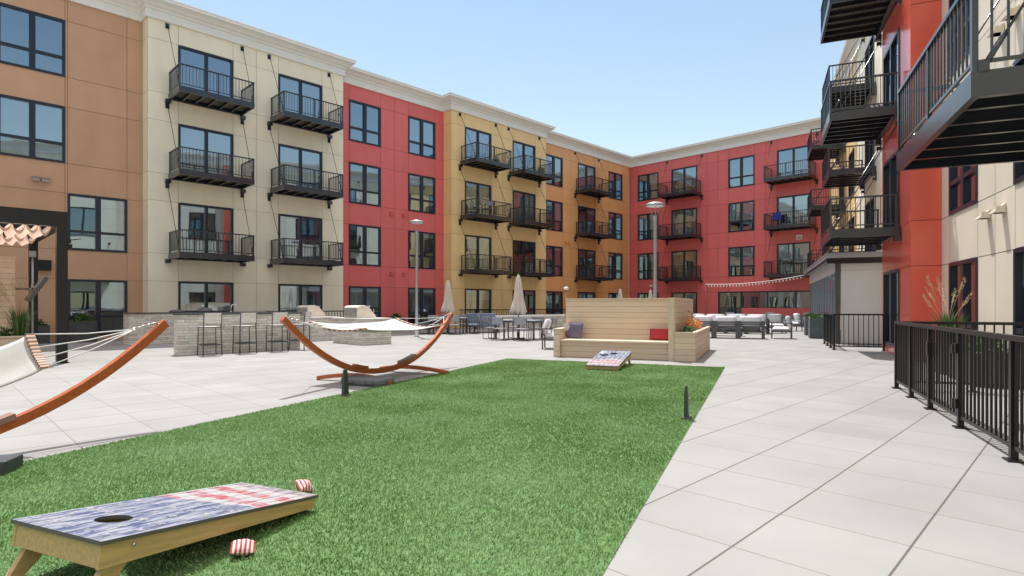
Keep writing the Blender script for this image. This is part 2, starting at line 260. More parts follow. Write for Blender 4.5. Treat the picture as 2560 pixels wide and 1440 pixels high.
# ------------------------------------------------------------------ mesh builder
class MB:
    def __init__(s): s.v = []; s.f = []; s.m = []; s.sm = []
    def add(s, vs, fs, mi=0, smooth=False, mat=None):
        o = len(s.v)
        for p in vs: s.v.append(tuple(mat @ Vector(p)) if mat is not None else tuple(p))
        for f in fs: s.f.append([o + i for i in f]); s.m.append(mi); s.sm.append(smooth)
    def box(s, x0, x1, y0, y1, z0, z1, mi=0, mat=None):
        vs = [(x0, y0, z0), (x1, y0, z0), (x1, y1, z0), (x0, y1, z0), (x0, y0, z1), (x1, y0, z1), (x1, y1, z1), (x0, y1, z1)]
        s.add(vs, [(3, 2, 1, 0), (4, 5, 6, 7), (0, 1, 5, 4), (1, 2, 6, 5), (2, 3, 7, 6), (3, 0, 4, 7)], mi, False, mat)
    def quad(s, a, b, c, d, mi=0): s.add([a, b, c, d], [(0, 1, 2, 3)], mi)
    def bar(s, p, q, w_, h_, mi=0, up=(0, 0, 1)):
        p, q = Vector(p), Vector(q); d = (q - p); n = d.length; d.normalize(); u = Vector(up)
        if abs(d.dot(u)) > .99: u = Vector((1, 0, 0))
        x = d.cross(u).normalized(); z = x.cross(d)
        m = Matrix((x, d, z)).transposed().to_4x4(); m.translation = p
        s.box(-w_ / 2, w_ / 2, 0, n, -h_ / 2, h_ / 2, mi, m)
    def tube(s, pts, r, n=8, mi=0, caps=True):
        pts = [Vector(p) for p in pts]; k = len(pts); rs = r if isinstance(r, (list, tuple)) else [r] * k; vs = []; fs = []
        ref = Vector((0, 0, 1))
        if abs((pts[-1] - pts[0]).normalized().dot(ref)) > .95: ref = Vector((1, 0, 0))
        for i, p in enumerate(pts):
            d = (pts[min(i + 1, k - 1)] - pts[max(i - 1, 0)]).normalized(); x = d.cross(ref).normalized(); y = x.cross(d)
            for j in range(n):
                a = 2 * math.pi * j / n; vs.append(p + (x * math.cos(a) + y * math.sin(a)) * rs[i])
        for i in range(k - 1):
            for j in range(n): fs.append((i * n + j, i * n + (j + 1) % n, (i + 1) * n + (j + 1) % n, (i + 1) * n + j))
        if caps: fs += [tuple(range(n - 1, -1, -1)), tuple(range((k - 1) * n, k * n))]
        s.add(vs, fs, mi, True)
    def lathe(s, prof, n=20, mi=0, c=(0, 0, 0), sm=True):
        vs = []; fs = []; k = len(prof)
        for r, z in prof:
            for j in range(n):
                a = 2 * math.pi * j / n; vs.append((c[0] + r * math.cos(a), c[1] + r * math.sin(a), c[2] + z))
        for i in range(k - 1):
            for j in range(n): fs.append((i * n + j, i * n + (j + 1) % n, (i + 1) * n + (j + 1) % n, (i + 1) * n + j))
        fs += [tuple(range(n - 1, -1, -1)), tuple(range((k - 1) * n, k * n))]
        s.add(vs, fs, mi, sm)
    def pillow(s, sx, sy, sz, mi=0, mat=None, n=9, pw=.38, noise=0., ex=4):
        vs = []; fs = []
        for side in (1, -1):
            o = len(vs)
            for i in range(n):
                for j in range(n):
                    a = i / (n - 1) * 2 - 1; b_ = j / (n - 1) * 2 - 1
                    e = max(0, (1 - abs(a) ** ex)) ** pw * max(0, (1 - abs(b_) ** ex)) ** pw
                    pin = 1 - .06 * (1 - e)
                    z = side * sz / 2 * e
                    vs.append((a * sx / 2 * pin, b_ * sy / 2 * pin, z + noise * math.sin(3.1 * a + 1) * math.cos(2.7 * b_) * e))
            for i in range(n - 1):
                for j in range(n - 1):
                    q = (o + i * n + j, o + (i + 1) * n + j, o + (i + 1) * n + j + 1, o + i * n + j + 1)
                    fs.append(q if side > 0 else q[::-1])
        s.add(vs, fs, mi, True, mat)
    def build(s, name, mats, parent=None, loc=None, rz=0, bevel=0):
        me = bpy.data.meshes.new(name); me.from_pydata([tuple(p) for p in s.v], [], s.f); me.update()
        if not isinstance(mats, (list, tuple)): mats = [mats]
        for m_ in mats: me.materials.append(MT[m_] if isinstance(m_, str) else m_)
        me.polygons.foreach_set('material_index', s.m); me.polygons.foreach_set('use_smooth', s.sm)
        o = bpy.data.objects.new(name, me); C.objects.link(o)
        if parent: o.parent = parent
        if loc is not None: o.location = loc
        o.rotation_euler = (0, 0, rz)
        if bevel:
            b = o.modifiers.new('bevel', 'BEVEL'); b.width = bevel; b.segments = 2; b.limit_method = 'ANGLE'; b.angle_limit = R(40)
        return o
def tag(o, label=None, cat=None, group=None, kind=None):
    for k, v in (('label', label), ('category', cat), ('group', group), ('kind', kind)):
        if v: o[k] = v
    return o
def thing(name, label, cat, loc=(0, 0, 0), rz=0, group=None):
    o = bpy.data.objects.new(name, None); C.objects.link(o); o.empty_display_size = .2
    o.location = loc if len(loc) == 3 else (*loc, 0); o.rotation_euler = (0, 0, rz)
    return tag(o, label, cat, group)
def dup(o, parent=None, loc=None, rz=None):
    c = o.copy(); C.objects.link(c); c.parent = parent
    if loc is not None: c.location = loc if len(loc) == 3 else (*loc, 0)
    if rz is not None: c.rotation_euler = (0, 0, rz)
    for ch in KIDS(o): dup(ch, c)
    return c
def KIDS(o): return [x for x in C.objects if x.parent is o]
def again(o, label, loc, rz=None):
    c = dup(o, None, loc, rz); c['label'] = label; return c

# ------------------------------------------------------------------ ground, turf
b = MB(); b.quad((-300, -300, 0), (300, -300, 0), (300, 300, 0), (-300, 300, 0)); tag(b.build('pavement', 'paving'), kind='structure')
TU0, TU1, TV0, TV1 = -3.0, 13.1, -5.74, -.72
b = MB(); b.quad((TV0, TU0, .005), (TV1, TU0, .005), (TV1, TU1, .005), (TV0, TU1, .005)); tag(b.build('lawn_base', 'turf', None, (0, 0, 0), RT), kind='structure')
def turf():
    out_v = []; 
    def zone(u0, u1, dens, wd, ht):
        n = int((u1 - u0) * (TV1 - TV0) * dens)
        x = RNG.uniform(TV0, TV1, n); y = RNG.uniform(u0, u1, n)
        # nap leans in slow patches
        ph = 1.6 * np.sin(x * 1.1 + .7 * np.sin(y * .9)) + 1.2 * np.sin(y * .8 + x * .5) + RNG.normal(0, 1.1, n)
        lean = RNG.uniform(.25, .95, n); h = ht * RNG.uniform(.65, 1.15, n)
        az = RNG.uniform(0, 2 * np.pi, n); wx = np.cos(az) * wd * .5; wy = np.sin(az) * wd * .5
        lx = np.cos(ph) * lean * h; ly = np.sin(ph) * lean * h
        z0 = np.full(n, .004)
        v = np.empty((n, 4, 3), np.float32)
        v[:, 0] = np.stack([x - wx, y - wy, z0], 1); v[:, 1] = np.stack([x + wx, y + wy, z0], 1)
        v[:, 2] = np.stack([x + lx * .35 + wx * .8, y + ly * .35 + wy * .8, z0 + h * .62], 1)
        v[:, 3] = np.stack([x + lx, y + ly, z0 + h * .93], 1)
        out_v.append(v)
    zone(-.5, 2.2, 8000, .0045, .021); zone(2.2, 5, 8000, .0048, .021); zone(5, 8.5, 6200, .0065, .022); zone(8.5, TU1, 3800, .010, .023); zone(TU0, -.5, 900, .012, .034)
    # ragged longer fringe along the cut edges
    V = np.concatenate(out_v); n = len(V)
    me = bpy.data.meshes.new('lawn_grass'); me.vertices.add(n * 4); me.vertices.foreach_set('co', V.reshape(-1))
    me.loops.add(n * 4); me.polygons.add(n)
    me.loops.foreach_set('vertex_index', np.arange(n * 4, dtype=np.int32)); me.polygons.foreach_set('loop_start', np.arange(0, n * 4, 4, dtype=np.int32))
    me.update(calc_edges=True); me.validate(); me.materials.append(MT['grass'])
    o = bpy.data.objects.new('lawn_grass', me); C.objects.link(o); o.rotation_euler = (0, 0, RT)
    tag(o, 'bright green artificial lawn with a brushed pile in the courtyard', 'grass', kind='stuff')
turf()

# ------------------------------------------------------------------ building kit (local: x along the wall, y into the building, z up)
FH = 3.1; OZ0, OZ1 = .22, 2.25; NF = 4
WW, DW = 1.82, 2.06
def window_proto(width, door):
    h = OZ1 - OZ0; f = MB(); g = MB(); fw = .075; yo, yi = -.025, .10
    f.box(-.01, fw, yo, yi, 0, h); f.box(width - fw, width + .01, yo, yi, 0, h)
    f.box(fw, width - fw, yo, yi, h - fw, h + .01); f.box(fw, width - fw, yo, yi, -.01, fw)
    mu = .055 if door else .085
    f.box(width / 2 - mu, width / 2 + mu, yo + .004, yi, fw, h - fw)
    if not door:
        zt = h * .335
        for a, b_ in ((fw, width / 2 - mu), (width / 2 + mu, width - fw)): f.box(a, b_, yo + .006, yi, zt - .045, zt + .045)
        # thin sash around the lights
    g.quad((.03, .05, .03), (width - .03, .05, .03), (width - .03, .05, h - .03), (.03, .05, h - .03))
    r = MB(); d = 2.6; x0, x1 = -.35, width + .35; z0, z1 = -.16, h + .22
    r.quad((x0, d, z0), (x1, d, z0), (x1, d, z1), (x0, d, z1)); r.quad((x0, .12, z0), (x0, d, z0), (x0, d, z1), (x0, .12, z1)); r.quad((x1, d, z0), (x1, .12, z0), (x1, .12, z1), (x1, d, z1))
    r.quad((x0, .12, z1), (x0, d, z1), (x1, d, z1), (x1, .12, z1)); r.quad((x0, .12, z0), (x1, .12, z0), (x1, d, z0), (x0, d, z0), 1)
    r.quad((x0, .12, z0), (x0, .12, z1), (0, .12, z1), (0, .12, z0)); r.quad((width, .12, z0), (width, .12, z1), (x1, .12, z1), (x1, .12, z0))
    r.quad((0, .12, h), (0, .12, z1), (width, .12, z1), (width, .12, h)); r.quad((0, .12, z0), (0, .12, 0), (width, .12, 0), (width, .12, z0))
    return f, g, r
PR = {}
for k_, (wd_, dr_) in dict(w=(WW, False), d=(DW, True)).items():
    f_, g_, r_ = window_proto(wd_, dr_)
    fo = f_.build('window' if k_ == 'w' else 'sliding_door', 'frame'); go = g_.build('pane', 'glass'); ro = r_.build('room', ['interior', 'floor_in'])
    PR[k_] = (fo.data, go.data, ro.data)
    for o in (fo, go, ro): bpy.data.objects.remove(o)
bl_ = MB(); bl_.box(0, 1, 0, .012, -1, 0); BLIND = bl_.build('blind', 'blind'); BLD = BLIND.data; bpy.data.objects.remove(BLIND)
def put(name, me, parent, loc=(0, 0, 0)):
    o = bpy.data.objects.new(name, me); C.objects.link(o); o.parent = parent; o.location = loc; return o
def opening(wing, kind, x, y, k, bl=(0, 0)):
    """bl = how far the blind of the left and right light is drawn, 0..1"""
    fm, gm, rm = PR[kind]; wd = WW if kind == 'w' else DW
    fr = put('window' if kind == 'w' else 'sliding_door', fm, wing, (x, y, FH * k + OZ0))
    put('pane', gm, fr); put('room', rm, fr)
    for i, d in enumerate(bl):
        if d > 0:
            h = (OZ1 - OZ0 - .1) * d
            bo = put('blind', BLD, fr, (.06 + i * wd / 2, .075, OZ1 - OZ0 - .06)); bo.scale = (wd / 2 - .1, 1, h)
    return fr
def balcony_proto(W, D, near=False):
    d = MB(); r = MB(); fh = .22
    d.box(0, W, -D, -D + .06, 0, fh); d.box(0, .06, -D + .06, -.02, 0, fh); d.box(W - .06, W, -D + .06, -.02, 0, fh); d.box(.06, W - .06, -.14, -.02, .0, fh)
    n = 6
    for i in range(1, n): 
        x = W * i / n; d.box(x - .025, x + .025, -D + .06, -.14, .03, .15)
    # fluted metal deck above the joists
    fl = 18
    for i in range(fl):
        y0 = -D + .06 + (D - .2) * i / fl; y1 = y0 + (D - .2) / fl * .55
        d.box(.06, W - .06, y0, y1, .152, .19, 1)
    d.box(.06, W - .06, -D + .06, -.14, .19, .212, 1)
    zt = 1.05; p = .045
    for x in (p / 2 + .01, W - p / 2 - .01):
        for y in (-D + p / 2 + .01, -.10): r.box(x - p / 2, x + p / 2, y - p / 2, y + p / 2, .14, zt - .04)
    r.box(W / 2 - .02, W / 2 + .02, -D + .012, -D + .052, .14, zt - .04)
    r.box(.0, W, -D + .005, -D + .06, zt - .04, zt); r.box(.0, .055, -D + .06, -.07, zt - .04, zt); r.box(W - .055, W, -D + .06, -.07, zt - .04, zt)
    r.box(.03, W - .03, -D + .02, -D + .045, fh + .07, fh + .10); r.box(.02, .045, -D + .05, -.1, fh + .07, fh + .10); r.box(W - .045, W - .02, -D + .05, -.1, fh + .07, fh + .10)
    q = .0085
    nx = int(W / .115)
    for i in range(1, nx): x = W * i / nx; r.box(x - q, x + q, -D + .032 - q, -D + .032 + q, fh + .09, zt - .03)
    ny = int(D / .115)
    for i in range(1, ny):
        y = -.1 - (D - .14) * i / ny
        for x in (.032, W - .032): r.box(x - q, x + q, y - q, y + q, fh + .09, zt - .03)
    rods = []
    for x, xb in ((.03, -.03), (W - .03, W + .03)):
        t_ = MB(); t_.tube([(xb, -.06, 2.86), (x, -D + .1, .26)], .013, 6); t_.tube([(x, -D + .1, .26), (x + (xb - x) * .1, -D + .24, .52)], .026, 6); t_.box(x - .03, x + .03, -D + .05, -D + .13, .2, .3); rods.append(t_)
    br = []
    for x in (-.03, W + .03):
        q_ = MB(); q_.box(x - .07, x + .07, -.02, 0, 2.76, 2.96); q_.box(x - .02, x + .02, -.12, -.02, 2.8, 2.9); br.append(q_)
        q_ = MB(); q_.box(x - .09, x + .09, -.16, 0, -.15, -.004); br.append(q_)
    do = d.build('balcony', ['black', 'deckm']); ro = r.build('railing', 'black'); rd = [t_.build('tie_rod', 'black') for t_ in rods]; bo = [q_.build('wall_bracket', 'black') for q_ in br]
    res = (do.data, ro.data, [x.data for x in rd], [x.data for x in bo])
    for o in [do, ro] + rd + bo: bpy.data.objects.remove(o)
    return res
BALC = {}
def balcony(wing, x, y, k, W=2.76, D=1.4):
    if (W, D) not in BALC: BALC[(W, D)] = balcony_proto(W, D)
    dm, rm, rods, brs = BALC[(W, D)]
    o = put('balcony', dm, wing, (x, y, FH * k)); put('railing', rm, o)
    for r_ in rods: put('tie_rod', r_, o)
    for b_ in brs: put('wall_bracket', b_, o)
    return o
WALLTOP = 12.32
def wall_block(wing, name, x0, x1, y, mat, ops, label, ret_l=0, ret_r=0, extra=(), special=None):
    """ops: list of (x, width, rows). Panels with open joints on a dark backing; openings left free."""
    xs = {x0, x1}; 
    for x, wd, rows in ops: xs |= {x, x + wd}
    xs |= set(extra); xs = sorted(xs)
    out = [xs[0]]
    for a in xs[1:]:
        gap = a - out[-1]; inside = any(abs(out[-1] - x) < 1e-6 and abs(a - x - wd) < 1e-6 for x, wd, _ in ops)
        if gap > 1.25 and not inside:
            nseg = int(gap / 1.25) + 1
            out += [out[-1] + gap * i / nseg for i in range(1, nseg)]
        out.append(a)
    xs = out
    zs = [0.0]
    for k in range(NF): zs += [FH * k + OZ0, FH * k + OZ1]
    zs.append(WALLTOP)
    p = MB(); g = .007
    for i in range(len(xs) - 1):
        for j in range(len(zs) - 1):
            xm = (xs[i] + xs[i + 1]) / 2; zm = (zs[j] + zs[j + 1]) / 2
            if any(x < xm < x + wd and int(zm / FH) in rows and OZ0 < zm % FH < OZ1 for x, wd, rows in ops): continue
            if special and special(xm, zm): continue
            a, c, d, e = xs[i] + g, xs[i + 1] - g, zs[j] + g, zs[j + 1] - g
            p.quad((a, y, d), (c, y, d), (c, y, e), (a, y, e))
            p.quad((xs[i], y + .02, zs[j]), (xs[i + 1], y + .02, zs[j]), (xs[i + 1], y + .02, zs[j + 1]), (xs[i], y + .02, zs[j + 1]), 1)
    for x, rt, sgn in ((x0, ret_l, -1), (x1, ret_r, 1)):
        if rt:
            for j in range(len(zs) - 1):
                p.quad((x, y, zs[j] + g), (x, y + rt, zs[j] + g), (x, y + rt, zs[j + 1] - g), (x, y, zs[j + 1] - g))
                p.quad((x - sgn * .02, y, zs[j]), (x - sgn * .02, y + rt, zs[j]), (x - sgn * .02, y + rt, zs[j + 1]), (x - sgn * .02, y, zs[j + 1]), 1)
    o = p.build(name, [mat, mat + '_joint'], wing)
    o['label'] = label
    return o
def cornice(wing, path, zoff=0.):
    prof = [(.0, 12.30), (.07, 12.30), (.07, 12.60), (.11, 12.62), (.13, 12.70), (.20, 12.745), (.27, 12.83), (.38, 12.90), (.42, 12.905), (.42, 13.00), (.44, 13.005), (.44, 13.05), (-.35, 13.06)]
    n = len(path); rows = []
    for i in range(n):
        P = Vector(path[i])
        def nrm(a, b_): d = (Vector(b_) - Vector(a)).normalized(); return Vector((d.y, -d.x))
        n1 = nrm(path[i - 1], path[i]) if i else None; n2 = nrm(path[i], path[i + 1]) if i < n - 1 else None
        if n1 is None: m_ = n2
        elif n2 is None: m_ = n1
        else: m_ = (n1 + n2) / (1 + n1.dot(n2))
        rows.append([(P.x + m_.x * d, P.y + m_.y * d, z + zoff) for d, z in prof])
    b = MB(); k = len(prof)
    vs = [p for r_ in rows for p in r_]; fs = []
    for i in range(n - 1):
        for j in range(k - 1): fs.append((i * k + j, (i + 1) * k + j, (i + 1) * k + j + 1, i * k + j + 1))
    b.add(vs, fs); return b.build('cornice', 'cornice', wing)
def core(wing, x0, x1, y0, zoff):
    b = MB(); b.box(x0, x1, y0 + .35, y0 + 14, 12.36 + zoff, 12.7 + zoff); b.box(x0 + .05, x1 - .05, y0 + 2.75, y0 + 13.9, .02, 12.35 + zoff)
    return b.build('roof', 'cornice', wing)

# ------------------------------------------------------------------ left wing
LW = thing('apartment_wing', 'long left apartment wing of brown, cream, red, yellow and ochre blocks', 'building', P0, RA)
all4 = (0, 1, 2, 3)
wall_block(LW, 'wall', -14, -1.06, .7, 'brown', [(-5.3, WW, (2, 3)), (-3.40, WW, (0, 1))], 'brown panelled wall block')
wall_block(LW, 'wall', -1.06, 7.13, 0, 'cream', [(0, DW, all4), (3.98, DW, all4)], 'cream panelled wall block', .7, .7)
wall_block(LW, 'wall', 7.13, 13.8, .7, 'red', [(7.83, WW, all4), (11.38, WW, all4)], 'red panelled wall block')
wall_block(LW, 'wall', 13.8, 21.82, 0, 'yellow', [(14.8, DW, all4), (18.70, DW, all4)], 'yellow panelled wall block', .7, .7)
wall_block(LW, 'wall', 21.82, 32.6, .7, 'ochre', [(22.52, WW, all4), (26.08, DW, all4), (29.84, WW, all4)], 'ochre panelled wall block')
cornice(LW, [(-14, .7), (-1.06, .7), (-1.06, 0), (7.13, 0), (7.13, .7), (13.8, .7), (13.8, 0), (21.82, 0), (21.82, .7), (33.4, .7)])
core(LW, -14, 34, .7, 0)
BL = {  # blinds per window: (x, row): (left, right)
    ('b', 2): (.68, .68), ('b', 3): (0, 0), ('b2', 0): (0, 0), ('b2', 1): (0, 0),
    ('c1', 3): (0, 0), ('c1', 2): (.55, .9), ('c1', 1): (0, 0), ('c1', 0): (0, 0), ('c2', 3): (.95, .95), ('c2', 2): (.62, .55), ('c2', 1): (0, 0), ('c2', 0): (0, .12),
    ('r1', 3): (0, 0), ('r1', 2): (.0, .0), ('r1', 1): (0, 0), ('r1', 0): (.5, .5), ('r2', 3): (.66, .66), ('r2', 2): (.2, .2), ('r2', 1): (0, .12), ('r2', 0): (0, .1),
    ('y1', 3): (.95, .6), ('y1', 2): (.15, .0), ('y1', 1): (.35, .9), ('y1', 0): (.3, .3), ('y2', 3): (.2, 0), ('y2', 2): (.95, .95), ('y2', 1): (.0, .0), ('y2', 0): (0, .1),
    ('o1', 3): (.66, .66), ('o1', 2): (.66, .66), ('o1', 1): (0, .1), ('o1', 0): (0, 0), ('o2', 3): (.95, .95), ('o2', 2): (0, .2), ('o2', 1): (0, .1), ('o2', 0): (.3, .3), ('o3', 3): (.66, .66), ('o3', 2): (.1, .66), ('o3', 1): (.1, .1), ('o3', 0): (0, 0)}
for k in (2, 3): opening(LW, 'w', -5.3, .7, k, BL[('b', k)])
for k in (0, 1): opening(LW, 'w', -3.40, .7, k, BL[('b2', k)])
for k in all4:
    for key, kind, x, y in (('c1', 'd', 0, 0), ('c2', 'd', 3.98, 0), ('r1', 'w', 7.83, .7), ('r2', 'w', 11.38, .7), ('y1', 'd', 14.8, 0), ('y2', 'd', 18.7, 0), ('o1', 'w', 22.52, .7), ('o2', 'd', 26.08, .7), ('o3', 'w', 29.84, .7)):
        opening(LW, kind, x, y, k, BL[(key, k)])
    if k:
        for x, y in ((-.36, 0), (3.6, 0), (14.44, 0), (18.34, 0), (25.75, .7)): balcony(LW, x, y, k)
def vents(wing, x, y, zs, dx=.38, mat='vent'):
    for z in zs:
        for i in (0, 1):
            v = MB(); v.box(x + i * dx, x + i * dx + .2, y - .10, y, z, z + .13); v.box(x + i * dx - .015, x + i * dx + .215, y - .13, y - .02, z + .132, z + .15); v.build('vent_hood', mat, wing)
vents(LW, -4.40, .7, (5.65,), .26); vents(LW, 10.2, .7, (6.05, 2.9), .8, 'red'); vents(LW, 24.6, .7, (5.6,), .35, 'ochre')

# ------------------------------------------------------------------ back wing
BW = thing('apartment_wing', 'four-storey red apartment wing closing the far end of the courtyard', 'building', Q0, RB)
shop = lambda x, z: 6.6 < x < 16 and z < 2.3
wall_block(BW, 'wall', -.86, 20, 0, 'red', [(-.02, WW, all4), (2.93, DW, all4), (7.36, WW, (1, 2, 3)), (10.68, DW, (1, 2, 3)), (14.6, WW, (1, 2, 3))], 'red panelled wall', extra=(6.6, 16), special=shop)
cornice(BW, [(-1.7, 0), (20, 0)], .004); core(BW, -3, 20, .3, .004)
BB = {('1', 3): (0, .4), ('1', 2): (.66, .66), ('1', 1): (.2, .3), ('1', 0): (.1, .1), ('2', 3): (0, 0), ('2', 2): (.95, .95), ('2', 1): (.1, 0), ('2', 0): (.25, .25), ('3', 3): (0, 0), ('3', 2): (.66, .66), ('3', 1): (.66, .66), ('4', 3): (0, 0), ('4', 2): (.3, .3), ('4', 1): (.6, .6), ('5', 3): (0, 0), ('5', 2): (0, 0), ('5', 1): (0, 0)}
for k in all4:
    opening(BW, 'w', -.02, 0, k, BB[('1', k)]); opening(BW, 'd', 2.93, 0, k, BB[('2', k)])
    if k:
        opening(BW, 'w', 7.36, 0, k, BB[('3', k)]); opening(BW, 'd', 10.68, 0, k, BB[('4', k)]); opening(BW, 'w', 14.6, 0, k, BB[('5', k)])
        balcony(BW, 2.58, 0, k); balcony(BW, 10.33, 0, k)
# recessed shop front in the red wing
s_ = MB(); s_.box(6.6, 16, 2.5, 2.6, 0, 2.6); s_.box(6.6, 16, .03, 2.5, 2.25, 2.35); s_.box(6.5, 6.6, .02, 2.5, 0, 2.3); s_.box(16, 16.1, .02, 2.5, 0, 2.3); s_.build('shop_interior', 'interior', BW)
s_ = MB(); s_.box(8.3, 15.95, -.06, .1, .62, 1.12); s_.build('spandrel', 'red', BW)
s_ = MB()
for x in (6.6, 8.22, 10.0, 11.8, 13.6, 15.92): s_.box(x, x + .08, .0, .12, .02 if x < 8.3 else 1.12, 2.25)
s_.box(6.68, 15.92, .003, .117, 2.17, 2.245); s_.build('shopfront_frame', 'frame', BW)
s_ = MB(); s_.quad((6.6, .07, .0), (16, .07, .0), (16, .07, 2.25), (6.6, .07, 2.25)); s_.build('shopfront_glass', 'glass', BW)
s_ = MB(); s_.box(8.4, 15.9, .9, 1.0, .02, .9); s_.box(10.2, 10.5, 1.6, 1.9, 0, 2.2); s_.box(13, 13.3, 1.6, 1.9, 0, 2.2); s_.build('shop_counter', 'tan_plain', BW)
s_ = MB(); s_.box(11.9, 12.25, -.07, -.002, 5.55, 5.85); s_.box(11.95, 12.2, -.09, -.07, 5.6, 5.72, 1); s_.build('exhaust_grille', ['lens', 'vent'], BW)
s_ = MB(); s_.box(1.2, 1.3, -.16, -.002, 2.78, 2.88); s_.lathe([(.02, 0), (.09, -.02), (.07, -.14), (.02, -.16)], 10, 0, (1.25, -.18, 2.84)); s_.build('wall_lamp', 'lens', BW)

# ------------------------------------------------------------------ right wing (local x = -u, so it runs towards the camera)
RW = thing('apartment_wing', 'near apartment wing on the right, sunlit cream walls with an orange-red bay and black balconies', 'building', R0, RR)
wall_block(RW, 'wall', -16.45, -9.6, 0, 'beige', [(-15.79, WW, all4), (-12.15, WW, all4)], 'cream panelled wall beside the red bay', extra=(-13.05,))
wall_block(RW, 'wall', -20.0, -16.45, -.61, 'red_bay', [(-19.72, DW, all4)], 'orange-red projecting bay', .61, .61)
wall_block(RW, 'wall', -29.5, -20.0, 0, 'cream', [(-23.6, WW, (1, 2, 3)), (-27.35, DW, (1, 2, 3))], 'far cream panelled wall')
wall_block(RW, 'wall', -41.5, -29.5, 0, 'yellow', [(-32.2, WW, (1, 2, 3)), (-36.0, DW, (1, 2, 3))], 'far yellow panelled wall')
wall_block(RW, 'wall', -9.6, -4.0, -.61, 'cream', [(-8.6, DW, all4)], 'cream bay behind the near balcony', .61, .61)
wall_block(RW, 'wall', -4.0, 6, 0, 'cream', [], 'cream panelled wall beside the camera')
cornice(RW, [(-42, 0), (-20, 0), (-20, -.61), (-16.45, -.61), (-16.45, 0), (-9.6, 0), (-9.6, -.61), (-4, -.61), (-4, 0), (6, 0)], .008)
core(RW, -39, 6, .1, .008)
for k in all4:
    opening(RW, 'w', -15.79, 0, k, (0, 0)); opening(RW, 'w', -12.15, 0, k, (.3, 0)); opening(RW, 'd', -19.72, -.61, k, (0, .5 if k > 1 else 0)); opening(RW, 'd', -8.6, -.61, k)
    if k:
        opening(RW, 'w', -23.6, 0, k, (.6, .6)); opening(RW, 'd', -27.35, 0, k, (.3, .3)); opening(RW, 'w', -32.2, 0, k); opening(RW, 'd', -36.0, 0, k)
        balcony(RW, -20.1, -.61, k, 2.62, 1.6); balcony(RW, -27.55, 0, k, 2.65, 1.55); balcony(RW, -36.2, 0, k, 2.65, 1.55)
balcony(RW, -9.12, -.61, 1, 3.0, 1.6)
def fixtures():
    for u, z in ((13.35, 2.92), (12.62, 2.92), (12.7, 6.05), (12.05, 6.05)):
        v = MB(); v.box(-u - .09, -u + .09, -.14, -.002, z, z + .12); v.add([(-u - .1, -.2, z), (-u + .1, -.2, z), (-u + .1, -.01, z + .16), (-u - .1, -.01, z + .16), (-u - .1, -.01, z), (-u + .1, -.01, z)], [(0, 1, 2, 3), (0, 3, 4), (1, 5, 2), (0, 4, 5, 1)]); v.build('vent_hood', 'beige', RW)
fixtures()

# ------------------------------------------------------------------ pavilion at the foot of the right wing
PV = thing('garden_pavilion', 'low grey and white glazed pavilion built against the foot of the right wing', 'pavilion', tv(22.5, 2.3), RT)   # local x = v, y = u
b = MB(); b.box(-.28, 1.5, -.25, 11.8, 2.90, 3.04); b.box(-.30, 1.5, -.27, 11.82, 3.04, 3.07); b.build('roof', 'pav', PV)
b = MB(); b.box(-.30, -.285, -.27, 11.8, 2.78, 2.90); b.box(-.285, 1.5, -.245, -.23, 2.72, 2.90); b.build('roof_fascia', 'black2', PV)
b = MB(); b.box(-.02, .05, .14, 11.6, 2.42, 2.88); b.build('header', 'white', PV)
b = MB(); b.box(.15, 1.45, 0, .06, .04, 2.50); b.box(.15, 1.45, .005, .06, 2.512, 2.72); b.box(.14, 1.45, .01, .05, 2.495, 2.52, 1); b.build('end_wall', ['white', 'vent'], PV)
b = MB(); b.box(-.01, .13, -.02, .12, 0, 2.88); b.build('corner_post', 'gun', PV)
b = MB()
for i in range(12): b.box(-.005, .06, .5 + i, .58 + i, .0, 2.42)
b.box(0, .055, .13, 11.55, .0, .09); b.box(-.005, .07, 11.5, 11.62, 0, 2.88); b.build('mullions', 'pav', PV)
b = MB(); b.quad((.03, .13, .09), (.03, 11.5, .09), (.03, 11.5, 2.42), (.03, .13, 2.42)); b.build('glazing', 'glass', PV)
b = MB(); b.quad((1.4, .1, .01), (1.4, 11.5, .01), (1.4, 11.5, 2.8), (1.4, .1, 2.8)); b.build('inner_wall', 'interior', PV)
b = MB()
for i in range(11): b.box(.10, .14, .7 + i, 1.02 + i, .05, 2.38)
b.build('curtain', 'curtain', PV)

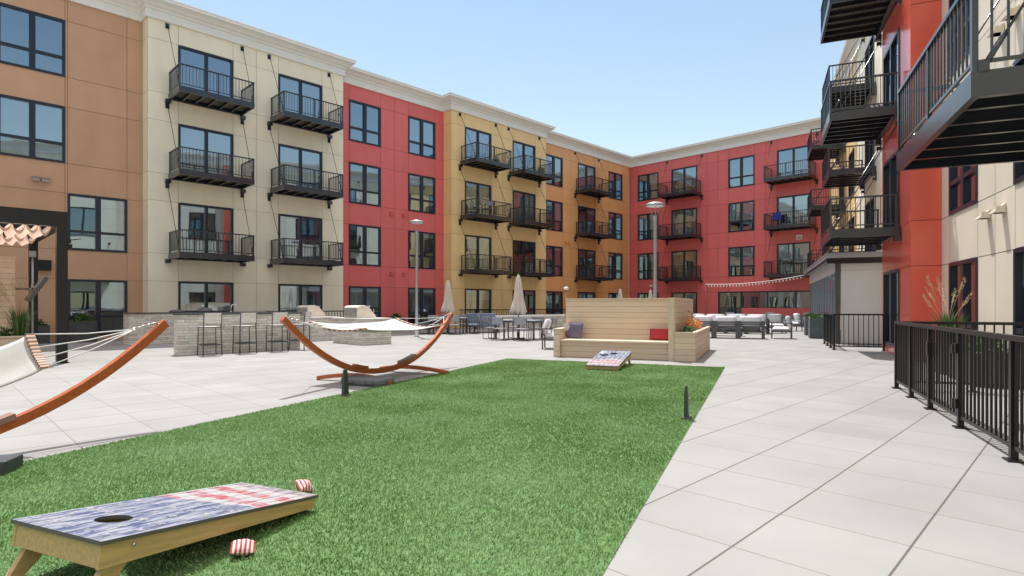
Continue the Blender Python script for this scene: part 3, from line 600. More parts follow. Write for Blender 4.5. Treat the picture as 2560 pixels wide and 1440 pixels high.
# ------------------------------------------------------------------ metal fences
def fence(label, pts, posts, h=1.07, gate=None, pitch=.115, group=None, loc=None):
    """pts: list of world xy corners; posts: distances along the first run"""
    o = thing('metal_fence', label, 'fence', (*pts[0], 0), 0, group)
    X0 = Vector(pts[0])
    rails = MB(); pk = MB()
    for a, c in zip(pts[:-1], pts[1:]):
        a, c = Vector(a) - X0, Vector(c) - X0; L_ = (c - a).length; d = (c - a) / L_
        P = lambda t, z: (a.x + d.x * t, a.y + d.y * t, z)
        rails.bar(P(-.025, h - .0225), P(L_ + .025, h - .0225), .06, .045); rails.bar(P(.03, .12), P(L_ - .03, .12), .025, .035)
        n = int(L_ / pitch)
        for i in range(1, n): t = L_ * i / n; q = P(t, 0); pk.bar((q[0], q[1], .13), (q[0], q[1], h - .04), .019, .019, 0, (d.y, -d.x, 0))
    rails.build('rail', 'black2', o); pk.build('pickets', 'black2', o)
    a, c = Vector(pts[0]) - X0, Vector(pts[1]) - X0; d = (c - a).normalized()
    pp = [(a + d * t) for t in posts] + [Vector(p) - X0 for p in pts[1:]]
    for i, p in enumerate(pp):
        m = MB(); wp = .055
        ang = Matrix.Rotation(math.atan2(d.y, d.x), 4, 'Z'); ang.translation = (p.x, p.y, 0)
        m.box(-wp / 2, wp / 2, -wp / 2, wp / 2, .012, h - .045, 0, ang); m.box(-.075, .075, -.06, .06, 0, .012, 0, ang); m.build('post', 'black2', o)
    if gate:
        t0, t1 = gate
        m = MB(); ang = Matrix.Rotation(math.atan2(d.y, d.x), 4, 'Z'); p = a + d * t1; ang.translation = (p.x, p.y, 0)
        for z in (.25, .85):
            m = MB(); m.box(-.09, .02, -.05, -.028, z - .04, z + .06, 0, ang); m.box(-.10, -.05, -.06, .02, z - .05, z + .05, 0, ang); m.build('gate_hinge', 'black2', o)
        m = MB(); p = a + d * t0; ang.translation = (p.x, p.y, 0); m.box(.03, .11, -.055, -.02, .70, .86, 0, ang); m.build('gate_latch', 'black2', o)
    return o
F = lambda u, v: tv(u, v)[:2]
fence('near black picket fence with a gate along the right patio, running out of frame', [F(10.95, 1.97), F(2.6, 1.97)], [0, 1.0, 2.02, 3.25, 4.70, 6.2], gate=(2.02, 3.25))
fence('short black picket fence closing the near right patio against the cream wall', [F(10.95, 2.06), F(10.95, 3.8)], [.9])
fence('small black picket fence enclosing the patio between the red bay and the pavilion', [F(22.4, 1.95), F(19.5, 1.95), F(19.5, 3.2)], [0, 1.0, 2.0])
LX = lambda x, y: lw(P0, RA, x, y)[:2]
fence('black patio fence along the foot of the yellow wall behind the umbrella tables', [LX(14.3, -.1), LX(14.3, -1.5), LX(25.4, -1.5), LX(25.4, .6)], [], pitch=.14)
fence('short black patio fence in front of the cream block behind the grills', [LX(3.4, -.1), LX(3.4, -1.4), LX(7.9, -1.4), LX(7.9, .6)], [], pitch=.14)

# ------------------------------------------------------------------ hammocks
HAX = math.atan2(2.07, 4.2)
def make_stand(label, loc, foot=.8, fy=(-.72, .80)):
    st = thing('hammock_stand', label, 'hammock stand', loc, -HAX, 'arched wooden hammock stands')
    N = 28; b = MB(); HL = 2.34
    prof = lambda t: .13 + 1.0 * abs(t / HL) ** 2.15
    pts = [(0, -HL + 2 * HL * i / N, prof(-HL + 2 * HL * i / N)) for i in range(N + 1)]
    vs = []; fs = []
    for i, p in enumerate(pts):
        q = pts[min(i + 1, N)]; r = pts[max(i - 1, 0)]; d = (Vector(q) - Vector(r)).normalized(); nn = Vector((0, -d.z, d.y))
        for sx, sn in ((-1, -1), (1, -1), (1, 1), (-1, 1)):
            vs.append(Vector(p) + Vector((sx * .036, 0, 0)) + nn * sn * .047)
    for i in range(N):
        for j in range(4): fs.append((i * 4 + j, i * 4 + (j + 1) % 4, (i + 1) * 4 + (j + 1) % 4, (i + 1) * 4 + j))
    fs += [(3, 2, 1, 0), tuple(N * 4 + j for j in range(4))]
    b.add(vs, fs); b.build('arched_beam', 'teak', st, bevel=.008)
    for y0 in fy:
        f = MB(); vs = []; fs = []; K = 10
        for i in range(K + 1):
            x = -foot + 2 * foot * i / K; z = .035 + .075 * (1 - (x / foot) ** 2); yy = y0 + (.10 if y0 > 0 else -.1) * (x / foot) ** 2
            for sy, sz in ((-1, -1), (1, -1), (1, 1), (-1, 1)): vs.append((x, yy + sy * .04, z + sz * .035))
        for i in range(K):
            for j in range(4): fs.append((i * 4 + j, (i + 1) * 4 + j, (i + 1) * 4 + (j + 1) % 4, i * 4 + (j + 1) % 4))
        fs += [(0, 1, 2, 3), tuple(K * 4 + j for j in (3, 2, 1, 0))]
        f.add(vs, fs); f.build('foot', 'teak', st, bevel=.008)
    for sgn, m_ in ((-1, 'teak'), (1, 'teak_grey')):
        br = MB()
        for x in (-.055, .055):
            P = [(x * .5, sgn * (.48 + (.30 if sgn < 0 else .46) * i / 6), prof(.48 + (.30 if sgn < 0 else .46) * i / 6) + .062) for i in range(7)]
            for p, q in zip(P[:-1], P[1:]): br.bar(p, q, .055, .055)
        br.build('brace', m_, st)
    for sgn in (-1, 1):
        hk = MB(); y = sgn * (HL - .03); z = prof(HL) + .0
        hk.tube([(0, y, z - .02), (0, y - sgn * .09, z), (0, y - sgn * .13, z - .01)], .011, 6)
        for i in range(4): hk.tube([(.0, y - sgn * (.13 + .05 * i), z - .01 - .012 * i), (.012 * (-1) ** i, y - sgn * (.155 + .05 * i), z - .015 - .012 * i), (0, y - sgn * (.18 + .05 * i), z - .022 - .012 * i)], .008, 6)
        hk.build('chain_hook', 'chrome', st)
    return st
def make_hammock(label, loc, wd=.60, tilt=.05, sag=.07, base=1.0):
    hm = thing('hammock', label, 'hammock', loc, -HAX)
    n, k = 26, 12; y0, y1 = -1.2, 1.12; vs = []; fs = []; ms = []
    def zf(a, s):   # a 0..1 along, s -1..1 across
        z = base - sag * math.sin(math.pi * a) ** .8
        z -= (.045 + .05 * abs(a - .5) * 2) * (1 - s * s) * wd / .6; z -= tilt * s
        return z + .006 * math.sin(11 * a + 4 * s)
    for side in (0, 1):
        for i in range(n + 1):
            for j in range(k + 1):
                a = i / n; s = j / k * 2 - 1; wdt = wd - .05 * wd / .6 * math.sin(math.pi * a)
                vs.append((s * wdt, y0 + (y1 - y0) * a, zf(a, s) - .012 * side))
    T_ = (n + 1) * (k + 1); b = MB()
    for side in (0, 1):
        for i in range(n):
            for j in range(k):
                q = [i * (k + 1) + j, i * (k + 1) + j + 1, (i + 1) * (k + 1) + j + 1, (i + 1) * (k + 1) + j]; q = [x + T_ * side for x in q]
                fs.append(tuple(q if side == 0 else q[::-1]))
    for i in range(n):
        for j, rev in ((0, 1), (k, 0)):
            q = [i * (k + 1) + j, i * (k + 1) + j + T_, (i + 1) * (k + 1) + j + T_, (i + 1) * (k + 1) + j]; fs.append(tuple(q[::-1] if rev else q))
    for j in range(k):
        for i, rev in ((0, 0), (n, 1)):
            q = [i * (k + 1) + j, i * (k + 1) + j + T_, i * (k + 1) + j + 1 + T_, i * (k + 1) + j + 1]; fs.append(tuple(q[::-1] if rev else q))
    b.add(vs, fs, 0, True); b.build('cloth', 'canvas', hm)
    for e in (0, 1):
        t = MB(); a = float(e); yy = y0 if e == 0 else y1
        for j in range(22):
            s0, s1 = j / 22 * 2 - 1, (j + 1) / 22 * 2 - 1
            p = lambda s: (s * wd, yy, zf(a, s))
            t.bar(p(s0), p(s1), .07, .03, j % 2)
        t.build('striped_trim', ['edge', 'slatw'], hm)
        r = MB(); tip = (0, math.copysign(2.02, yy), 1.07)
        for j in range(4):
            s = j / 3 * 2 - 1; p = Vector((s * wd * .97, yy, zf(a, s))); r.tube([p, p.lerp(Vector(tip), .5) - Vector((0, 0, .02)), tip], .006, 5)
        r.build('ropes', 'rope', hm)
    return hm
hc = gr(940, 932); h2 = (-2.36, 10.72); h1 = (-4.90, 4.40)
make_stand('whole arched red-brown wooden hammock stand beside the lawn', h2)
make_stand('arched red-brown wooden hammock stand at the left edge, cut by the frame', h1, .5, (-.72, .35))
make_hammock('white canvas hammock slung level on the stand beside the lawn', h2)
make_hammock('white canvas hammock with striped trim hanging at the left edge of the photo', h1, .13, .15, .26, .90)
def weight(label, loc, rz, s=(.80, .44, .13), bev=.045, mt='sack'):
    b = MB(); b.box(-s[0] / 2, s[0] / 2, -s[1] / 2, s[1] / 2, .002, s[2]); t = thing('weight_bag', label, 'weight bag', loc, rz)
    o = b.build('bag_body', mt, t, bevel=bev); o.modifiers[0].segments = 4
    h_ = MB(); 
    for x in (-.2, .2): h_.tube([(x - .09, -s[1] / 2 - .002, .07), (x - .06, -s[1] / 2 - .03, .05), (x + .06, -s[1] / 2 - .03, .05), (x + .09, -s[1] / 2 - .002, .07)], .012, 6)
    h_.build('handle', 'edge', t); return t
weight('grey weight bag on the pavement in front of the whole hammock stand', tv(8.0, -6.05), RT)
weight('dark grey weight bag at the left lawn edge, cut by the frame', (-4.33, 4.56), .25, (.75, .26, .115), .014, 'sack_dark')

# ------------------------------------------------------------------ cornhole boards and bags
def make_board(label, loc, rz):
    o = thing('cornhole_board', label, 'cornhole board', loc, rz, 'cornhole boards on the lawn')
    Lb, Wb, th = 1.36, .67, math.asin(.20 / 1.36); t = .019
    top = MB(); W2 = Wb / 2; hy, hr = .27, .082; n = 32; sq = .16
    def plate(z, up):
        ring = [(hr * math.cos(2 * math.pi * i / n), hy + hr * math.sin(2 * math.pi * i / n), z) for i in range(n)]
        outer = []
        for i in range(n):
            a = 2 * math.pi * i / n; c, s = math.cos(a), math.sin(a); k = sq / max(abs(c), abs(s)); outer.append((c * k, hy + s * k, z))
        fs = [((i, (i + 1) % n, n + (i + 1) % n, n + i) if not up else (n + i, n + (i + 1) % n, (i + 1) % n, i)) for i in range(n)]
        top.add(ring + outer, fs)
        def q(x0, x1, y0, y1): 
            p = [(x0, y0, z), (x1, y0, z), (x1, y1, z), (x0, y1, z)]; top.add(p, [(0, 1, 2, 3) if up else (3, 2, 1, 0)])
        q(-W2, -sq, 0, Lb); q(sq, W2, 0, Lb); q(-sq, sq, 0, hy - sq); q(-sq, sq, hy + sq, Lb)
    plate(0, True); plate(-t, False)
    vs = []
    for z in (0, -t): vs += [(hr * math.cos(2 * math.pi * i / n), hy + hr * math.sin(2 * math.pi * i / n), z) for i in range(n)]
    top.add(vs, [(i, n + i, n + (i + 1) % n, (i + 1) % n) for i in range(n)], 2)
    for a, c in (((-W2, 0), (W2, 0)), ((W2, 0), (W2, Lb)), ((W2, Lb), (-W2, Lb)), ((-W2, Lb), (-W2, 0))): top.add([(*a, 0), (*a, -t), (*c, -t), (*c, 0)], [(0, 1, 2, 3)], 2)
    rs = random.Random(3)
    for i in range(5):
        for j in range(6):
            x, y = -.27 + .135 * i + (.02 if j % 2 else -.02), .08 + .13 * j
            if math.hypot(x, y - hy) < .13 or y - .22 * x > .74: continue
            a0 = rs.uniform(0, .3); pts = [(x, y, .0012)]
            for m in range(10):
                rr = .036 if m % 2 == 0 else .015; pts.append((x + rr * math.sin(a0 + m * math.pi / 5), y + rr * math.cos(a0 + m * math.pi / 5), .0012))
            top.add(pts, [(0, 1 + (m + 1) % 10, 1 + m) for m in range(10)], 1)
    to = top.build('board_top', ['flag', 'starw', 'edge'], o, (0, 0, .305)); to.rotation_euler = (-th, 0, 0)
    fr = MB(); hh = .105
    for s in (-1, 1): fr.add([(s * (W2 - .012), .012, -t - .001), (s * (W2 - .032), .012, -t - .001), (s * (W2 - .032), Lb - .012, -t - .001), (s * (W2 - .012), Lb - .012, -t - .001), (s * (W2 - .012), .012, -t - hh), (s * (W2 - .032), .012, -t - hh), (s * (W2 - .032), Lb - .012, -t - .062), (s * (W2 - .012), Lb - .012, -t - .062)],
        [(0, 1, 2, 3), (7, 6, 5, 4), (0, 4, 5, 1), (1, 5, 6, 2), (2, 6, 7, 3), (3, 7, 4, 0)] if s > 0 else [(3, 2, 1, 0), (4, 5, 6, 7), (1, 5, 4, 0), (2, 6, 5, 1), (3, 7, 6, 2), (0, 4, 7, 3)])
    fr.box(-W2 + .033, W2 - .033, .014, .034, -t - hh + .004, -t - .001); fr.box(-W2 + .033, W2 - .033, Lb - .034, Lb - .014, -t - .062, -t - .001)
    fo = fr.build('side_frame', 'pine', o, (0, 0, .305)); fo.rotation_euler = (-th, 0, 0)
    for s in (-1, 1):
        l = MB(); x = s * (W2 - .052); p, q = Vector((x, .15, .24)), Vector((x, -.05, .004)); d = (q - p).normalized(); nn = Vector((0, -d.z, d.y))
        vs = []
        for P, wd in ((p, .045), (p.lerp(q, .5), .042), (q, .034)):
            for sx in (-1, 1):
                for sn in (-1, 1): vs.append(P + Vector((sx * .017, 0, 0)) + nn * sn * wd)
        for i in (8, 9, 10, 11): vs[i].z = .004
        l.add(vs, [(0, 1, 5, 4), (2, 6, 7, 3), (0, 4, 6, 2), (1, 3, 7, 5), (4, 5, 9, 8), (6, 10, 11, 7), (4, 8, 10, 6), (5, 7, 11, 9), (8, 9, 11, 10), (0, 2, 3, 1)]); l.build('leg', 'pine', o)
        bo = MB(); bo.tube([(s * (W2 - .0125), .15, .235), (s * (W2 - .004), .15, .235)], .008, 10); bo.build('bolt', 'chrome', o)
    return o
make_board('near cornhole board painted as a worn flag, hole end towards the bottom left', tv(1.62, -2.965), RT)
make_board('small distant cornhole board on the far end of the lawn before the wooden bench', tv(12.85, -2.97), RT + math.pi)
def bag(label, loc, rot, mat='bag', s=.155, h=.075):
    b = MB(); b.pillow(s, s * .95, h * 1.15, 0, None, 13, .62, .010, 2.4); t = b.build('bean_bag', mat, None, loc); t.rotation_euler = rot; tag(t, label, 'bean bag', 'cornhole bean bags'); return t
bag('red-striped bean bag on the grass beside the long side of the near cornhole board', (*gr(607, 1368, .05), .05), (.16, .12, .4), s=.125, h=.056)
bag('pink-striped bean bag standing beyond the low end of the near cornhole board', (*gr(761, 1216, .06), .065), (.55, .2, .9), s=.12, h=.052)
bag('pale blue bean bag lying on the grass below the far cornhole board', (*gr(1494, 921, .03), .05), (.1, .2, .3), 'bagblue', .18)
def on_far(x, y): return lw(tv(12.85, -2.97)[:2], RT + math.pi, x, y, .305 - y * .2 / 1.345 + .03)
bag('grey-blue bean bag lying on the far cornhole board left of its hole', on_far(.19, .42), (.12, 0, .5), 'bagblue', .17)

# ------------------------------------------------------------------ lawn lights
def lawn_light(label, loc):
    o = thing('lawn_light', label, 'garden light', loc, RT, 'slim garden lights at the lawn edge')
    b = MB(); vs = []; fs = []
    for z, wx, wy in ((.0, .026, .056), (.30, .020, .044), (.385, .012, .034), (.40, .006, .02)):
        for sx, sy in ((-1, -1), (1, -1), (1, 1), (-1, 1)): vs.append((sx * wx, sy * wy, z))
    for i in range(3):
        for j in range(4): fs.append((i * 4 + j, i * 4 + (j + 1) % 4, (i + 1) * 4 + (j + 1) % 4, (i + 1) * 4 + j))
    fs += [(3, 2, 1, 0), (12, 13, 14, 15)]; b.add(vs, fs); b.build('body', 'dgreen', o, bevel=.004)
    b = MB(); b.box(-.05, .05, -.07, .07, 0, .03); b.build('base', 'edge', o); return o
lawn_light('slim dark green garden light at the lawn edge in front of the whole hammock stand', gr(863, 991))
lawn_light('slim dark garden light at the right-hand lawn edge', gr(1716, 1048))

# ------------------------------------------------------------------ wooden bench with planter
BN = thing('built_in_bench', 'tan planked high-back bench with an arm block and a side planter beyond the lawn', 'bench', tv(14.12, -4.9), RT)   # x = v+4.9, y = u-14.12
b = MB(); b.box(.10, 2.85, .72, .86, .0, 1.475); b.build('backrest', 'tan', BN, bevel=.004)
b = MB(); b.box(.08, 2.865, .70, .88, 1.476, 1.50); b.build('top_cap', 'tan_plain', BN)
b = MB(); b.box(2.866, 3.02, 0, 3.9, 0, 1.499); b.build('side_wall', 'tan', BN, bevel=.004)
b = MB(); b.box(2.866, 2.99, -.012, -.002, 0, 1.499); b.build('corner_trim', 'tan_plain', BN)
b = MB(); b.box(.17, 2.864, .02, .718, .405, .45); b.build('seat', 'tan_top', BN, bevel=.006)
b = MB(); b.box(.17, 2.864, .09, .13, 0, .404); b.build('seat_front', 'tan', BN)
b = MB(); b.box(0, .168, 0, .70, 0, .70); b.build('arm_block', 'tan', BN, bevel=.004); b = MB(); b.box(-.012, .18, -.015, .699, .701, .725); b.build('arm_cap', 'tan_top', BN)
b = MB(); x0, x1, y0, y1, hh, t = 3.022, 3.48, -.02, 4.1, .66, .04
b.box(x0, x1, y0, y0 + t, 0, hh); b.box(x0, x1, y1 - t, y1, 0, hh); b.box(x1 - t, x1, y0 + t, y1 - t, 0, hh); b.build('planter_box', 'tan', BN, bevel=.003)
b = MB(); b.box(x1 - .085, x1 + .012, y0 - .01, y1 + .01, hh + .001, hh + .03); b.box(x0, x1 - .086, y0 - .01, y0 + .07, hh + .001, hh + .03); b.build('planter_cap', 'tan_top', BN)
b = MB(); b.quad((x0, y0 + t, .6), (x1 - t, y0 + t, .6), (x1 - t, y1 - t, .6), (x0, y1 - t, .6)); b.build('soil', 'soil', BN)
BO = tv(14.12, -4.9)[:2]; bn = lambda x, y, z=0: lw(BO, RT, x, y, z)
def cushion(label, mat, sx, sz, loc, rot):
    b = MB(); b.pillow(sx, sz, .14, 0, None, 11, .35); o = b.build('cushion', mat, None, loc); o.rotation_euler = rot; tag(o, label, 'cushion'); return o
cushion('square purple cushion leaning at the left end of the wooden bench', 'purple', .44, .44, bn(.42, .50, .665), (R(76), R(4), RT - .12))
cushion('red lumbar cushion leaning at the right end of the wooden bench', 'redc', .52, .30, bn(2.58, .56, .60), (R(76), 0, RT + .05))
b = MB(); 
for i in range(26):
    a, r_ = RNG.uniform(0, 6.28), RNG.uniform(0, .1); p = Vector((r_ * math.cos(a), 0, r_ * math.sin(a) * 1.3)); b.pillow(.06, .05, .02, 0, Matrix.Translation(p) @ Matrix.Rotation(RNG.uniform(0, 6), 4, 'Y') @ Matrix.Rotation(1.3, 4, 'X'), 4)
o = b.build('silk_flowers', 'canvas', None, bn(.24, .40, .74)); o.rotation_euler = (0, 0, RT); tag(o, 'bunch of white cloth flowers beside the purple cushion', 'flowers')
b = MB(); b.tube([(0, 0, 0), (0, 0, 1.80)], .016, 8); b.lathe([(.06, 1.80), (.075, 1.83), (.075, 1.87), (.02, 1.89)], 12, 1); b.lathe([(.12, 0), (.12, .02), (.03, .03)], 14, 0); t = b.build('garden_torch', ['teak_grey', 'lens'], None, (1.68, 18.1, 0)); tag(t, 'thin torch post with a white cap behind the left end of the wooden bench', 'torch')

def leaf_cloud(b, n, c, r, size, mi=0, up=.3):
    for _ in range(n):
        d = Vector(RNG.normal(0, 1, 3)); d.normalize(); p = Vector(c) + Vector((d.x * r[0], d.y * r[1], abs(d.z) * r[2] if up else d.z * r[2])) * RNG.uniform(.35, 1.0)
        a = Vector(RNG.normal(0, 1, 3)); a.z += up; a.normalize(); s = Vector(RNG.normal(0, 1, 3)).cross(a).normalized(); L_ = size * RNG.uniform(.6, 1.3)
        b.add([p, p + a * L_ * .5 + s * L_ * .28, p + a * L_, p + a * L_ * .5 - s * L_ * .28], [(0, 1, 2, 3)], mi)
def blades(b, n, c, spread, h, mi=0, wd=.012, lean=.5):
    for _ in range(n):
        a = RNG.uniform(0, 6.28); ln = RNG.uniform(.1, lean) * h; hh = h * RNG.uniform(.6, 1.05); r0 = RNG.uniform(0, spread)
        p0 = Vector(c) + Vector((math.cos(a) * r0, math.sin(a) * r0, 0)); d = Vector((math.cos(a), math.sin(a), 0)); s = Vector((-d.y, d.x, 0)) * wd
        p1 = p0 + d * ln * .3 + Vector((0, 0, hh * .6)); p2 = p0 + d * ln + Vector((0, 0, hh))
        b.add([p0 - s, p0 + s, p1 + s * .8, p1 - s * .8, p2], [(0, 1, 2, 3), (3, 2, 4)], mi)
def plumes(b, n, c, h, mi, mi2, spread=.25, size=.26):
    for _ in range(n):
        a = RNG.uniform(0, 6.28); d = Vector((math.cos(a), math.sin(a), 0)) * RNG.uniform(.2, 1) * spread; H = h * RNG.uniform(.75, 1.05)
        P = [Vector(c), Vector(c) + d * .4 + Vector((0, 0, H * .6)), Vector(c) + d * 1.2 + Vector((0, 0, H))]
        b.tube(P, .005, 4, mi)
        e = (P[2] - P[1]).normalized()
        for q in range(46):
            t = RNG.uniform(-.15, 1); p = P[2] + e * (t - .6) * size; wv = Vector(RNG.normal(0, .016, 3)) * (1.2 - abs(t - .3)); k = (e + wv * 18).normalized() * .05; s = Vector(RNG.normal(0, 1, 3)).cross(k).normalized() * .006
            b.add([p + wv - s, p + wv + s, p + wv + k], [(0, 1, 2)], mi2)
pl = thing('planter_flowers', 'orange and rust flowers with green leaves growing in the side planter of the bench', 'plant', bn(3.24, .5, .6), RT)
b = MB(); leaf_cloud(b, 420, (0, .15, .0), (.17, .55, .20), .085); leaf_cloud(b, 120, (.0, -.2, 0), (.15, .25, .14), .07); b.build('leaves', 'leaf', pl)
b = MB(); leaf_cloud(b, 420, (.05, 1.35, .14), (.16, .75, .24), .07, 0); leaf_cloud(b, 130, (-.03, .6, .15), (.13, .3, .30), .05, 0); b.build('blossoms', 'flower', pl)
b = MB(); leaf_cloud(b, 130, (-.02, .9, .2), (.13, .55, .42), .05, 0); b.build('rust_foliage', 'rust', pl)

# ------------------------------------------------------------------ stone bar, counters, grills, stools
def counter(label, loc, lx, ly, h, top=True, cat='counter'):
    o = thing('stone_counter', label, cat, loc, RA)
    b = MB(); b.box(0, lx, 0, ly, 0, h - .04); b.build('stone_base', 'stone', o)
    b = MB(); b.box(-.03, lx + .03, -.03, ly + .03, h - .0395, h); b.build('countertop', 'top' if top else 'slat', o, bevel=.006); return o
bar0 = gr(447, 889); counter('long stone-clad bar counter with stools along it', bar0, 3.3, .42, 1.10, True, 'bar counter')
back0 = gr(322, 863); counter('stone-clad rear kitchen counter with the sink tap behind the bar', back0, 5.9, .75, 1.07)
i1 = gr(907, 863); counter('nearest low stone-clad grill island under the level hammock', i1, 1.1, 2.0, .88, False, 'grill island'); i2 = (-7.32, 21.3); counter('farther low stone-clad grill island right of the bar stools', i2, 1.1, 2.0, .88, False, 'grill island')
def grill(label, o2):
    g = thing('barbecue_grill', label, 'grill', lw(o2, RA, .12, .55, .881), RA)
    W_ = .9; b = MB(); pr = [(0, .0), (0, .36), (.10, .42), (.30, .43), (.46, .36), (.70, .10), (.74, 0)]
    vs = [(x, 0, z) for x, z in pr] + [(x, W_, z) for x, z in pr]; n = len(pr)
    b.add(vs, [tuple(range(n))[::1], tuple(range(2 * n - 1, n - 1, -1))] + [(i, i + n, i + 1 + n, i + 1) for i in range(n - 1)]); b.build('hood', 'grillc', g, bevel=.012)
    b = MB(); b.box(-.012, -.001, .03, W_ - .03, .02, .34)
    for i in range(5): b.box(-.02, -.012, .05, W_ - .05, .06 + i * .055, .085 + i * .055)
    b.build('louvre_panel', 'grill', g)
    b = MB(); b.tube([(.62, -.03, .19), (.62, -.03, .30)], .012, 6); b.tube([(.50, .1, .35), (.54, .1, .40), (.54, W_ - .1, .40), (.50, W_ - .1, .35)], .014, 6); b.build('handle', 'grill', g); return g
grill('nearest stainless grill with a pale hood on the front grill island', i1); grill('farther stainless grill with a pale hood on the rear grill island', i2)
b = MB(); bx = lw(back0, RA, 3.35, .38, 1.07); b.tube([(0, 0, 0), (0, 0, .17)] + [(0 + .10 - .10 * math.cos(a), 0, .17 + .10 * math.sin(a)) for a in [i * math.pi / 8 for i in range(1, 9)]] + [(.2, 0, .06)], .016, 8); b.lathe([(.035, 0), (.035, .02), (.02, .03)], 10); t = b.build('arched_tap', 'lens', None, bx, RA); tag(t, 'arched white kitchen tap on the rear stone counter', 'tap')
for i, (x, lab) in enumerate(((1.55, 'flat dark cover lying on the rear stone counter, the left of two'), (2.45, 'domed dark cover on the rear stone counter, nearest the tap'))):
    b = MB(); b.lathe([(.26, 0), (.27, .03), (.2, .07 + i * .06), (.06, .09 + i * .07), (.02, .10 + i * .07)], 16); t = b.build('counter_cover', 'edge', None, lw(back0, RA, x, .4, 1.07), RA); tag(t, lab, 'cover')
def make_stool(label, loc, rz):
    o = thing('bar_stool', label, 'bar stool', loc, rz, 'strap-back bar stools')
    for sx in (-1, 1):
        l = MB(); l.tube([(sx * .23, -.22, 0), (sx * .215, -.20, .74), (sx * .215, -.245, 1.12)], .016, 6); l.build('leg', 'gun', o)
        l = MB(); l.tube([(sx * .23, .22, 0), (sx * .215, .20, .75)], .014, 6); l.build('leg', 'gun', o)
    b = MB(); b.box(-.215, .215, -.2, .2, .725, .745)
    for i in range(6): b.box(-.21, .21, -.19 + i * .066, -.14 + i * .066, .746, .756, 1)
    b.build('seat', ['gun', 'slat'], o)
    b = MB()
    for i in range(4): z = .85 + i * .07; b.box(-.205, .205, -.235 - .02 * (i / 4), -.222 - .02 * (i / 4), z, z + .056)
    b.build('backrest', 'slat', o)
    b = MB(); b.box(-.22, .22, .19, .215, .27, .295); b.box(-.22, .22, -.22, -.195, .27, .295); b.box(-.228, -.205, -.2, .2, .272, .293); b.box(.205, .228, -.2, .2, .272, .293); b.build('footrest', 'gun', o); return o
st = make_stool('bar stool nearest the left end of the stone bar', lw(bar0, RA, .62, -.42), RA)
again(st, 'bar stool second from the left end of the stone bar', lw(bar0, RA, 1.52, -.42), RA + .06)
again(st, 'bar stool third from the left end, behind the hammock beam tip', lw(bar0, RA, 2.42, -.42), RA - .05)
again(st, 'bar stool turned sideways at the right end of the stone bar', lw(bar0, RA, 3.15, -.30), RA + .75)

# ------------------------------------------------------------------ dining sets and umbrellas
def make_table(label, loc, rz, lx=1.7, ly=.95):
    o = thing('dining_table', label, 'table', loc, rz)
    b = MB(); b.box(-lx / 2, lx / 2, -ly / 2, ly / 2, .715, .745); b.box(-lx / 2 + .05, lx / 2 - .05, -ly / 2 + .05, ly / 2 - .05, .66, .7145, 1); b.build('tabletop', ['greyfab', 'gun'], o)
    for sx in (-1, 1):
        for sy in (-1, 1): l = MB(); x, y = sx * (lx / 2 - .06), sy * (ly / 2 - .06); l.box(x - .03, x + .03, y - .03, y + .03, 0, .66); l.build('leg', 'gun', o)
    return o
def make_chair(label, loc, rz):
    o = thing('dining_chair', label, 'chair', loc, rz, 'grey sling dining chairs')
    for sx in (-1, 1):
        l = MB(); x = sx * .25; l.tube([(x, -.24, .012), (x, .23, .012), (x, .23, .63), (x, -.20, .63)], .015, 6); l.tube([(x, -.24, .012), (x, -.24, .45), (x * .96, -.30, .86)], .015, 6); l.build('leg_frame', 'gun', o)
    b = MB(); b.box(-.235, .235, -.23, .23, .42, .45); b.build('seat', 'greyfab', o, bevel=.01)
    b = MB(); m = Matrix.Translation((0, -.265, .66)) @ Matrix.Rotation(-R(9), 4, 'X'); b.box(-.235, .235, -.013, .013, -.06, .2, 0, m); b.build('backrest', 'greyfab', o, bevel=.01); return o
def make_umbrella(label, loc, H=2.5, low=1.0):
    o = thing('closed_umbrella', label, 'umbrella', loc, RNG.uniform(0, 1), 'closed beige umbrellas')
    b = MB(); b.tube([(0, 0, .05), (0, 0, H - .03)], .02, 8); b.build('pole', 'gun', o)
    b = MB(); b.lathe([(.27, 0), (.27, .04), (.06, .06), (.03, .28)], 18); b.build('base', 'gun', o)
    n = 40; Z = [H, H - .04, H - .2, H - .55, H - .95, H - 1.25, low + .06, low]; RR_ = [.02, .045, .095, .125, .16, .22, .275, .23]; vs = []; fs = []
    for i, (z, r) in enumerate(zip(Z, RR_)):
        for j in range(n):
            a = 2 * math.pi * j / n; f = 1 + (.28 if i > 1 else 0) * math.cos(8 * a + i * .25) * min(1, i / 3); w_ = .025 * math.sin(2 * a + i)
            vs.append((r * f * math.cos(a) + w_ * (i > 3), r * f * math.sin(a), z + (.05 * math.cos(8 * a) if i == len(Z) - 1 else 0)))
    for i in range(len(Z) - 1):
        for j in range(n): fs.append((i * n + j, (i + 1) * n + j, (i + 1) * n + (j + 1) % n, i * n + (j + 1) % n))
    fs.append(tuple(range(n))); b = MB(); b.add(vs, fs, 0, True); b.build('canopy', 'umb', o)
    b = MB(); b.lathe([(.015, H), (.03, H + .02), (.012, H + .05)], 8); b.build('finial', 'gun', o)
    b = MB(); b.lathe([(.135, H - .78), (.145, H - .76), (.145, H - .73), (.13, H - .72)], 20); b.build('tie_strap', 'umb', o); return o
ch = None; T1 = (-2.95, 26.9); T2 = (.25, 22.5)
